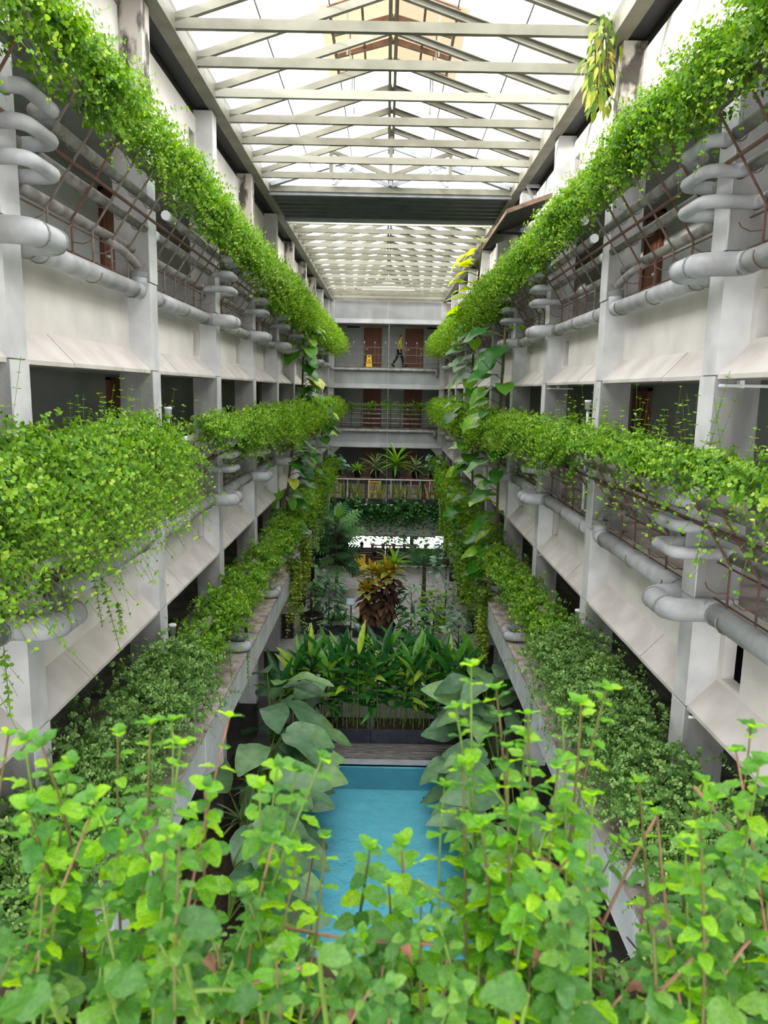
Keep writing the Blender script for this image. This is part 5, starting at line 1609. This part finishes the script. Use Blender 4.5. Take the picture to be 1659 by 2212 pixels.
bush('conifer_shrub', 'dark feathery conifer shrub beside the large black urn', -1.95, 25.6, 1.75, 0.62, 290, 'darklance', (0.25, 0.42), 42)
bush('bright_shrub', 'bright yellow-green shrub at the right of the courtyard', 1.75, 24.2, 1.75, 0.42, 110, 'bright', (0.17, 0.26), 43)
bush('pale_shrub', 'pale-leaved shrub rising at the right of the courtyard', 2.25, 25.4, 3.2, 0.55, 90, 'pale', (0.2, 0.3), 44)
bush('pale_shrub', 'low pale-leaved shrub in front of the right courtyard columns', 2.35, 21.6, 1.9, 0.45, 80, 'pale', (0.18, 0.28), 45)
bush('dark_shrub', 'dark glossy shrub in the middle behind the pool hedge', 0.95, 22.6, 1.5, 0.55, 90, 'dark', (0.22, 0.32), 46)
bush('dark_shrub', 'dark leafy shrub right of the croton clump', 1.0, 24.6, 1.9, 0.4, 70, 'darklance', (0.35, 0.5), 47)
bush('striped_shrub', 'thin striped-leaved plant in front of the large black urn', -2.15, 22.0, 1.3, 0.4, 90, 'strap', (0.25, 0.4), 48)
for i, (x, y) in enumerate(((-1.75, 24.5), (-1.35, 24.6), (-0.75, 24.3), (1.5, 23.4))):
    rng = random.Random(800 + i)
    t = thing('potted_plant', 'glossy strap-leaved plant in a black box on the courtyard floor, %s from the left' % ORD[i], 'plant', (x, y, 0), 'glossy plants in boxes on the courtyard floor')
    m = MB(); m.bevbox(-0.26, 0.26, -0.14, 0.14, 0, 0.26, 0.01); obj('box_body', m.mesh('box_body', MT['planter']), t)
    for z in (0.08, 0.16): 
        m = MB(); m.box(-0.265, 0.265, -0.145, 0.145, z, z + 0.015); obj('box_rib', m.mesh('box_rib', MT['pot']), t)
    m = MB(); m.tube([(0, 0, 0.2), (0, 0, 0.55)], 0.02, 5); obj('stem', m.mesh('stem', MT['stem']), t)
    rosette(t, 'darklance' if i % 2 else 'heliconia', (0, 0, 0.45), 14, (0.2, 1.3), (0.4, 0.6), rng, sw=1.1)
rng = np.random.default_rng(12)
n = 160
P = np.stack([rng.uniform(-1.9, 0.9, n), rng.uniform(-0.5, 0.6, n), np.zeros(n)], 1)
D = np.stack([rng.normal(0, 0.4, n), rng.normal(0, 0.4, n), np.ones(n)], 1)
a = sprigs(rng, P, D, rng.uniform(0.2, 0.5, n), 0.12, 5, 0.3)
gc = thing('ground_cover', 'low leafy ground cover behind the pool hedge on the left', 'plant', (0, 21.0, 0))
o = obj('foliage', leaf_mesh_from('foliage', a[0], a[1], a[2], a[3], a[3] * 0.8, a[4], MT['hedge_dark']), gc); o['kind'] = 'stuff'

ss = thing('notice_stand', 'slim maroon stand holding a pale blue notice panel in the courtyard', 'sign', (-1.1, 25.0, 0))
m = MB(); m.box(-0.025, 0.025, -0.025, 0.025, 0.02, 0.92); obj('post', m.mesh('post', MT['maroon']), ss)
m = MB(); m.box(-0.15, 0.15, -0.12, 0.12, 0, 0.025); obj('foot', m.mesh('foot', MT['dark']), ss)
m = MB(); m.bar((0, -0.05, 0.93), (0, 0.10, 1.12), 0.24, 0.02, up=(0, -1, 0.6)); obj('notice_panel', m.mesh('notice_panel', MT['panel_blue']), ss)
m = MB(); m.box(-0.16, -0.13, -0.03, 0.0, 0.90, 1.16); m.box(0.13, 0.16, -0.03, 0.0, 0.90, 1.16); m.box(-0.16, 0.16, -0.03, 0.0, 0.90, 0.92); obj('panel_frame', m.mesh('panel_frame', MT['white']), ss)

# breadfruit tree (left) and palm (right)
bf = thing('breadfruit_tree', 'small tree with large deeply lobed leaves at the left of the end wall', 'tree', (-1.95, 29.6, 0))
m = MB(); m.tube([(0, 0, 0), (0.05, 0, 1.2), (-0.05, 0, 2.4), (0, 0, 3.3)], [0.07, 0.055, 0.045, 0.02], 8); obj('trunk', m.mesh('trunk', MT['bark'], True), bf)
rng = random.Random(51)
for j in range(34):
    f = j / 33
    a = j * 2.399; z = 1.2 + 2.1 * f; e = -0.35 + 0.9 * f
    p = (math.cos(a) * 0.25 * (1.3 - f), math.sin(a) * 0.25 * (1.3 - f), z)
    put(bf, 'lobed', p, (math.cos(a) * math.cos(e), math.sin(a) * math.cos(e), math.sin(e)), rng.uniform(0.75, 1.05), (0, -0.5, 1), rng)
o = put(bf, 'big', (0.1, -0.1, 3.2), (0.1, -0.1, 1), 0.6, (0, -1, 0.2), rng); o['label'] = 'bright young green leaf'; 
o.data = leaf_grid('leaf', MT['brightleaf'], P_paddle, n=7, cup=0.1, droop=0.2, wave=0.2, seed=9)
pm = thing('palm_tree', 'feathery palm at the right of the end wall', 'tree', (1.65, 28.6, 0))
m = MB(); m.tube([(0, 0, 0), (0.02, 0, 0.9), (0, 0, 1.6)], [0.10, 0.08, 0.06], 9); obj('trunk', m.mesh('trunk', MT['bark'], True), pm)
rng = random.Random(52)
for j in range(20):
    a = j * 2.399; e = 0.15 + 1.15 * (j / 19)
    put(pm, 'frond', (0, 0, 1.5), (math.cos(a) * math.cos(e), math.sin(a) * math.cos(e), math.sin(e)), rng.uniform(1.1, 1.5), (0, 0, 1), rng, name='frond')

# ---------------------------------------------------------------- climbing vines with large leaves
def vine(lab, seed, s, stem_pts, n, size, toward, key='pothos', ret=None):
    rng = random.Random(seed)
    o0 = Vector(stem_pts[0])
    t = thing('climbing_vine', lab, 'vine', o0, 'large-leaved vines climbing the columns')
    pts = [Vector(p) - o0 for p in stem_pts]
    m = MB(); m.tube(smooth_path(pts, 0.3, 4), 0.032, 6); obj('stem', m.mesh('stem', MT['stem_brown'], True), t)
    segs = [(pts[i], pts[i + 1]) for i in range(len(pts) - 1)]
    tot = sum((b - a).length for a, b in segs)
    for j in range(n):
        d = tot * (j + rng.uniform(0.1, 0.9)) / n
        for a, b in segs:
            l = (b - a).length
            if d <= l: break
            d -= l
        p = a.lerp(b, min(1, d / l))
        az = toward + rng.gauss(0, 0.75)
        q = rng.uniform(0.15, 0.5)
        out = Vector((math.cos(az), math.sin(az), 0.25)) * q
        m = MB(); m.tube([p, p + out * 0.6 + Vector((0, 0, 0.05)), p + out], 0.012, 4); obj('petiole', m.mesh('petiole', MT['stem']), t)
        e = rng.uniform(-0.55, 0.2)
        k2 = key if o0.z + p.z < (Z(2.3) if seed == 62 else Z(9)) else 'pothos_backlit'  # leaves near the roof take the backlit tint
        put(t, k2, p + out, (math.cos(az) * math.cos(e), math.sin(az) * math.cos(e), math.sin(e)), rng.uniform(*size), (math.cos(az) * 0.4, rng.uniform(-0.6, 0.2), 1), rng, 1.1)
    return t
vine('big-leaved vine climbing the right column behind the nearest right hedge', 61, 1, [(2.72, 17.25, Z(-4.6)), (2.70, 17.3, Z(-2.0)), (2.66, 17.25, Z(-0.2)), (2.70, 17.2, Z(1.5))], 30, (0.36, 0.62), -2.6)
vine('big-leaved vine reaching the roof gutter on the right wall', 62, 1, [(2.66, 21.6, Z(-4.4)), (2.6, 21.7, Z(-2.0)), (2.5, 21.8, Z(0.4)), (2.55, 21.9, Z(2.6)), (2.62, 21.7, Z(4.2))], 52, (0.38, 0.62), -2.8)
vine('variegated vine climbing the upper left columns towards the end wall', 63, -1, [(-2.75, 24.2, Z(-0.4)), (-2.72, 24.2, Z(1.0)), (-2.7, 24.2, Z(2.2))], 24, (0.40, 0.62), -0.9)
vine('variegated vine climbing the lower left columns below the middle hedge', 64, -1, [(-2.8, 20.6, Z(-4.3)), (-2.75, 20.6, Z(-2.8)), (-2.6, 20.7, Z(-1.4))], 24, (0.34, 0.55), -0.8)
vine('variegated vine dangling over the far left middle hedge', 65, -1, [(-2.45, 28.0, Z(-1.9)), (-2.35, 28.0, Z(-0.9)), (-2.3, 28.0, Z(-0.2))], 11, (0.4, 0.6), -0.9)
vine('thin vine on the far left wall beside the end terrace', 66, -1, [(-2.8, 27.5, Z(-4.4)), (-2.75, 27.5, Z(-3.0)), (-2.7, 27.5, Z(-2.2))], 16, (0.3, 0.45), -0.9)

# dry fern hanging from the right gutter
fn = thing('hanging_fern', 'yellowing fern hanging from the right roof gutter', 'fern', (2.74, 10.45, Z(4.85)))
rng = random.Random(71)
for j in range(220):
    z = rng.uniform(-1.1, 0.05)
    a = rng.uniform(0, 6.28); e = rng.uniform(-1.4, -0.3)
    rr = 0.04 + 0.24 * rng.random() * (1 - abs(z + 0.45) * 0.9)
    put(fn, 'fern', (math.cos(a) * rr, math.sin(a) * rr, z), (math.cos(a) * math.cos(e), math.sin(a) * math.cos(e), math.sin(e)), rng.uniform(0.09, 0.2), (0, -0.5, 0.6), rng, 1.5, name='frond')
m = MB()
for j in range(10):
    a = j * 0.63
    m.tube([(0, 0, 0.05), (math.cos(a) * 0.09, math.sin(a) * 0.09, -0.4), (math.cos(a) * 0.06, math.sin(a) * 0.06, -0.95)], 0.008, 4)
obj('stems', m.mesh('stems', MT['stem_brown']), fn)

# ---------------------------------------------------------------- foreground planter of mint
tr = thing('planter_trough', 'grey pipe planter full of soil at the near railing under the mint', 'planter', (0, 0.85, Z(-1.06)))
for y in (-0.2, 0.02, 0.24):
    m = MB(); m.tube([(-1.6, y, 0), (1.6, y, 0)], 0.06, 14); obj('planter_pipe', m.mesh('planter_pipe', MT['pipe_dark'], True), tr)
for x in (-1.4, -0.7, 0.0, 0.7, 1.4):
    m = MB(); m.tube([(x, -0.32, -0.075), (x, 0.34, -0.075)], 0.016, 6); m.tube([(x, 0.0, -0.075), (x, 0.0, -1.05)], 0.02, 6); obj('rod', m.mesh('rod', MT['rod']), tr)
m = MB()
rng = random.Random(81)
for i in range(22):
    x = -1.5 + 3.0 * rng.random(); y = rng.choice((-0.2, 0.02, 0.24))
    m.lathe([(0.045, 0.03), (0.05, 0.062), (0.02, 0.075), (0.0, 0.075)], 8, (x, y, 0), cap=False)
so_ = obj('soil', m.mesh('soil', MT['soil']), tr); so_['kind'] = 'stuff'

BEDZ = Z(-1.0)
rng = np.random.default_rng(123)
n = 620
P = np.stack([rng.uniform(-1.1, 1.1, n), rng.uniform(-0.30, 0.26, n), np.zeros(n)], 1)
D = np.stack([rng.normal(0, 0.5, n), rng.normal(0, 0.35, n), np.ones(n)], 1)
a = sprigs(rng, P, D, rng.uniform(0.05, 0.17, n), 0.026, 5, 0.3)
mc = thing('mint_carpet', 'tangle of small low mint leaves covering the soil of the near planter', 'plant', (0, 0.86, BEDZ))
o = obj('foliage', leaf_mesh_from('foliage', a[0], a[1], a[2], a[3], a[3] * 0.8, a[4], MT['hedge_dark']), mc); o['kind'] = 'stuff'
o = obj('stems', stems_mesh('stems', a[5], 0.0015, MT['stem_brown']), mc); o['kind'] = 'stuff'
n = 150
P = np.stack([rng.uniform(-1.1, 1.1, n), rng.uniform(-0.30, 0.26, n), rng.uniform(0.0, 0.05, n)], 1)
D = np.stack([rng.normal(0, 1, n), rng.normal(0, 0.6, n), rng.normal(0.1, 0.15, n)], 1)
D /= np.linalg.norm(D, axis=1, keepdims=True)
tk = np.linspace(0, 1, 5)
paths = P[:, None] + D[:, None] * (tk[None, :, None] * rng.uniform(0.1, 0.35, n)[:, None, None]) + rng.normal(0, 0.01, (n, 5, 3))
o = obj('dry_runners', stems_mesh('dry_runners', paths, 0.0022, MT['deadleaf']), mc); o['kind'] = 'stuff'
m = MB(); m.bevbox(-1.6, 1.6, -0.31, 0.31, -0.045, 0.0, 0.01); obj('litter', m.mesh('litter', MT['soil']), mc)
def sprig_pts(base, tip, bend, rng):
    b, t = Vector(base), Vector(tip)
    mid1 = b.lerp(t, 0.35) + Vector((bend, rng.uniform(-0.02, 0.02), 0))
    mid2 = b.lerp(t, 0.7) + Vector((bend * 0.8, rng.uniform(-0.02, 0.02), 0))
    out = []
    P = [b, mid1, mid2, t]
    for i in range(13):
        u = i / 12
        out.append(((1 - u) ** 3) * P[0] + 3 * u * (1 - u) ** 2 * P[1] + 3 * u * u * (1 - u) * P[2] + u ** 3 * P[3])
    return out
def mint_sprig(base, tip, seed, label, group=None, size=0.05, key='mint', stem='stem_brown', bend=0.0, start=0.10, gap=0.062):
    rng = random.Random(seed)
    pts = sprig_pts(base, tip, bend, rng)
    o0 = pts[0].copy()
    t = thing('mint_plant', label, 'plant', o0, group)
    q = [p - o0 for p in pts]
    m = MB(); m.tube(q, [0.0029 - 0.0014 * i / 12 for i in range(13)], 6); obj('stem', m.mesh('stem', MT[stem], True), t)
    Ln = sum((q[i + 1] - q[i]).length for i in range(12))
    d = Ln * start
    ang = rng.uniform(0, 3.14)
    cum = [0]
    for i in range(12): cum.append(cum[-1] + (q[i + 1] - q[i]).length)
    def at(dd):
        for i in range(12):
            if dd <= cum[i + 1]: 
                u = (dd - cum[i]) / (cum[i + 1] - cum[i])
                return q[i].lerp(q[i + 1], u), (q[i + 1] - q[i]).normalized()
        return q[12], (q[12] - q[11]).normalized()
    node = 0
    while d < Ln - 0.012:
        f = d / Ln
        p, T = at(d)
        a = T.orthogonal().normalized()
        b = T.cross(a)
        sz = size * (0.65 + 0.6 * math.sin(math.pi * min(1, 0.15 + f * 0.8))) * rng.uniform(0.85, 1.12)
        if f > 0.85: sz *= 0.8
        for sgn in (0, math.pi):
            if rng.random() < 0.06: continue
            an = ang + sgn + rng.gauss(0, 0.15)
            rad = a * math.cos(an) + b * math.sin(an)
            lift = 0.02 + 0.9 * max(0, f - 0.8) * 3 + rng.gauss(0, 0.12) - 0.15 * (1 - f)
            dv = (rad + T * lift).normalized()
            put(t, key, p + dv * 0.004, dv, sz, T + Vector((0, 0, 0.15)), rng, rng.uniform(0.95, 1.15))
        ang += math.pi / 2 + rng.gauss(0, 0.15)
        d += gap * (1.0 - 0.6 * f) * rng.uniform(0.85, 1.2)
        node += 1
    # rosette at the tip
    p, T = q[12], (q[12] - q[11]).normalized()
    a = T.orthogonal().normalized(); b = T.cross(a)
    for k in range(4):
        an = ang + k * math.pi / 2 + rng.gauss(0, 0.15)
        rad = a * math.cos(an) + b * math.sin(an)
        e = 0.55 if k % 2 == 0 else 1.3
        put(t, key, p, (rad + T * e).normalized(), size * (0.75 if k % 2 == 0 else 0.5), T - rad * 0.4, rng, 1.1)
    return t

# tall sprigs that stand out, by their tips in the photograph and their distance
TALL = [
 (18, 1590, 1.00, -20, 'b'), (55, 1600, 0.95, 10, 'g'), (90, 1610, 0.9, -30, 'b'), (150, 1650, 0.95, -60, 'g'), (255, 1585, 1.0, 20, 'b'), (325, 1565, 0.98, -20, 'b'), (372, 1558, 1.02, -5, 'g'),
 (495, 1550, 0.98, -75, 'r'), (390, 1610, 0.9, -10, 'g'), (445, 1700, 0.9, -60, 'r'), (560, 1700, 0.92, -25, 'g'), (600, 1655, 0.95, -60, 'g'), (640, 1665, 1.0, -70, 'g'), (695, 1640, 0.95, -150, 'g'),
 (590, 1820, 0.88, -40, 'r'), (700, 1810, 0.95, -70, 'b'), (645, 1840, 0.9, -50, 'b'), (800, 1830, 0.95, -30, 'b'), (868, 1822, 1.0, 60, 'r'), (838, 1900, 0.92, 0, 'b'), (780, 2030, 0.88, 10, 'g'),
 (1018, 1440, 1.0, 60, 'g'), (985, 1530, 1.0, 30, 'g'), (1072, 1490, 0.98, 5, 'b'), (1140, 1545, 1.02, -30, 'b'), (1095, 1615, 0.95, 10, 'b'), (1135, 1590, 1.05, -20, 'g'), (1255, 1520, 0.95, 5, 'b'),
 (1310, 1490, 1.0, -50, 'b'), (1215, 1545, 1.0, 20, 'g'), (1000, 1650, 0.95, 20, 'b'), (960, 1700, 1.0, 30, 'g'), (1420, 1760, 0.95, 60, 'r'), (1590, 1625, 0.98, 20, 'r'), (1622, 1570, 1.05, 10, 'b'),
 (1545, 1720, 0.95, 10, 'g'), (1520, 1690, 1.02, -10, 'b'), (1640, 1650, 0.9, 0, 'g'), (1380, 1690, 1.0, 20, 'b'), (1205, 1660, 0.92, 0, 'b'), (1480, 1830, 0.9, 10, 'g'), (1280, 1720, 0.92, -10, 'g'),
 (200, 1720, 0.88, -20, 'g'), (60, 1740, 0.85, 0, 'b'), (290, 1760, 0.85, 20, 'b'), (1130, 1750, 0.88, 10, 'g'), (1040, 1780, 0.88, 15, 'b'), (910, 1950, 0.88, 20, 'b')]
STM = {'b': 'stem_brown', 'g': 'stem', 'r': 'stem_red'}
for i, (px, py, y, dx, c) in enumerate(TALL):
    tip = at_plane(px, py, 1, y)
    bx = tip.x - dx / 1000.0 * 0.9 * -1
    base = Vector((tip.x + dx / 1000.0, 0.72 + (i * 0.37) % 0.42, BEDZ + 0.02))
    lab = 'tall mint stem with a leafy tip in the near planter, %s counted from the left' % (('number ' if False else '') + '')
    lab = None
    TALL[i] = (px, py, base, tip, c)
order = sorted(range(len(TALL)), key=lambda i: TALL[i][0])
def where(px, py):
    h = ['far left', 'left', 'left of centre', 'centre', 'right of centre', 'right', 'far right'][min(6, int(px / 237.1))]
    v = 'tall' if py < 1560 else ('fairly tall' if py < 1680 else 'short')
    return v, h
seen = {}
for i in order:
    px, py, base, tip, c = TALL[i]
    v, h = where(px, py)
    kk = (v, h)
    seen[kk] = seen.get(kk, 0) + 1
    stemname = {'b': 'brownish', 'g': 'green', 'r': 'pinkish'}[c]
    lab = '%s mint plant on %s stalk, %s of near planter, its %s' % (v, stemname, h, ORD[seen[kk] - 1])
    mint_sprig(base, tip, 900 + i, lab, None, random.Random(i * 3).uniform(0.027, 0.036), 'mint', STM[c], bend=random.Random(i).uniform(-0.03, 0.03))

# filler stems of the bed
rng = random.Random(95)
def maxtop(px):
    # lowest row that fillers may reach, so that the pool stays in view
    pts = [(-200, 1690), (0, 1690), (250, 1740), (420, 1800), (560, 1850), (650, 1960), (760, 2010), (900, 2000), (960, 1880), (1060, 1740), (1200, 1690), (1400, 1800), (1659, 1740), (1900, 1740)]
    for (a, b), (c, d) in zip(pts, pts[1:]):
        if a <= px <= c: return b + (d - b) * (px - a) / (c - a)
    return 1750
NLOW = 79
low_rank = [sum(1 for q in range(NLOW) if (q * 0.6180339) % 1 < (i * 0.6180339) % 1) for i in range(NLOW)]
for i in range(NLOW):
    px = -100 + 1860 * ((i * 0.6180339) % 1)
    top = maxtop(px)
    py = top + (2160 - top) * rng.random() ** 0.9
    y = 0.70 + 0.42 * rng.random()
    tip = at_plane(px, py, 1, y)
    if tip.z < BEDZ + 0.1: tip.z = BEDZ + 0.1 + 0.08 * rng.random()
    base = Vector((tip.x + rng.gauss(0, 0.05), 0.66 + 0.5 * rng.random(), BEDZ))
    mint_sprig(base, tip, 2000 + i, 'low leafy mint plant in the near planter bed, %s from the left' % ORD[min(len(ORD) - 1, low_rank[i])], 'low mint plants in the near planter', rng.uniform(0.021, 0.029), 'mint_low' if py > 1900 or rng.random() < 0.3 else 'mint', STM[rng.choice('bgrg')], bend=rng.gauss(0, 0.03), start=0.08, gap=0.042)

# runners lying in the bed, dead leaves, large nettle-like leaves at the frame's foot
for i, (pa, pb, y) in enumerate((((60, 2010, ), (330, 1900), 0.95), ((960, 2040), (560, 1990), 0.9), ((1120, 1830), (1300, 1990), 0.95), ((900, 1900), (1190, 2090), 0.92), ((1380, 2180), (1530, 2030), 0.8), ((1300, 2000), (1420, 1760), 1.0), ((420, 2140), (600, 2190), 0.75), ((1500, 1700), (1640, 1860), 0.98), ((650, 2090), (400, 2150), 0.8), ((1200, 1890), (1060, 1700), 0.98), ((1560, 2110), (1650, 2000), 0.85))):
    a, b = at_plane(pa[0], pa[1], 1, y), at_plane(pb[0], pb[1], 1, y + 0.05)
    rr = random.Random(i)
    mid = a.lerp(b, 0.5) + Vector((0, 0, rr.uniform(-0.02, 0.03)))
    t = thing('mint_runner', 'bare pinkish runner lying across the near mint bed, %s of its kind' % ORD[i], 'plant', a, 'bare runners among the mint')
    m = MB(); m.tube(smooth_path([Vector((0, 0, 0)), mid - a, b - a], 0.1, 5), 0.0026, 6); obj('stem', m.mesh('stem', MT['stem_red' if i % 3 else 'stem'], True), t)
    if i == 8:
        for j in range(5):
            p = (mid - a) * 2 * (j / 4.5) if j < 3 else (b - a) * (j / 4.5)
            p = (b - a) * (j / 5.0) + (mid - a.lerp(b, 0.5)) * 0.6
            for sg in (-1, 1): put(t, 'mint', p, (sg * 0.9, -0.1, 0.35), 0.022 + 0.006 * j, (0, -0.5, 1), rr)
rng = random.Random(99)
for i, (px, py) in enumerate(((1390, 2140), (1450, 2150), (1420, 2170), (770, 2190), (720, 2200), (860, 2050), (470, 2180), (455, 2060), (1170, 2060), (1100, 2120))):
    p = at_plane(px, py, 1, 0.8)
    t = thing('dead_leaf', 'curled brown dead leaf caught in the near mint bed, %s of its kind' % ORD[i], 'leaf', p, 'dead leaves in the mint bed')
    t.rotation_euler = (rng.uniform(-0.6, 0.6), rng.uniform(-0.6, 0.6), rng.uniform(0, 6.28))
    obj('leaf_blade', leaf_grid('leaf_blade', MT['deadleaf'], P_ovate, n=6, cup=0.7, droop=0.5, wave=0.5, seed=i), t, mtx=Matrix.Scale(0.022, 4))
for i, (px, py, sz, dx) in enumerate(((1140, 2150, 0.065, -0.6), (1400, 2190, 0.06, 0.7), (1240, 2190, 0.055, 0.2), (1590, 2180, 0.06, -0.4), (380, 1990, 0.062, 0.9), (230, 2120, 0.055, 0.6), (110, 2160, 0.07, -0.8), (690, 2060, 0.045, 0.3), (560, 2150, 0.045, -0.7), (210, 2170, 0.055, 0.1))):
    p = at_plane(px, py, 1, 0.72)
    rr = random.Random(i + 5)
    t = thing('broad_mint_leaf', 'broad veined green leaf low in the near mint bed, %s of its kind' % ORD[i], 'leaf', p, 'broad leaves low in the mint bed')
    put(t, 'mint_low', (0, 0, 0), (dx, rr.uniform(-0.5, 0.3), 0.1), sz * 0.8, (0, -0.25, 1), rr, 1.15, name='leaf_blade')
    m = MB(); m.tube([(0, 0, 0), (0.0, 0.02, -0.05), (0.01, 0.06, -0.2)], 0.003, 5); obj('petiole', m.mesh('petiole', MT['stem']), t)
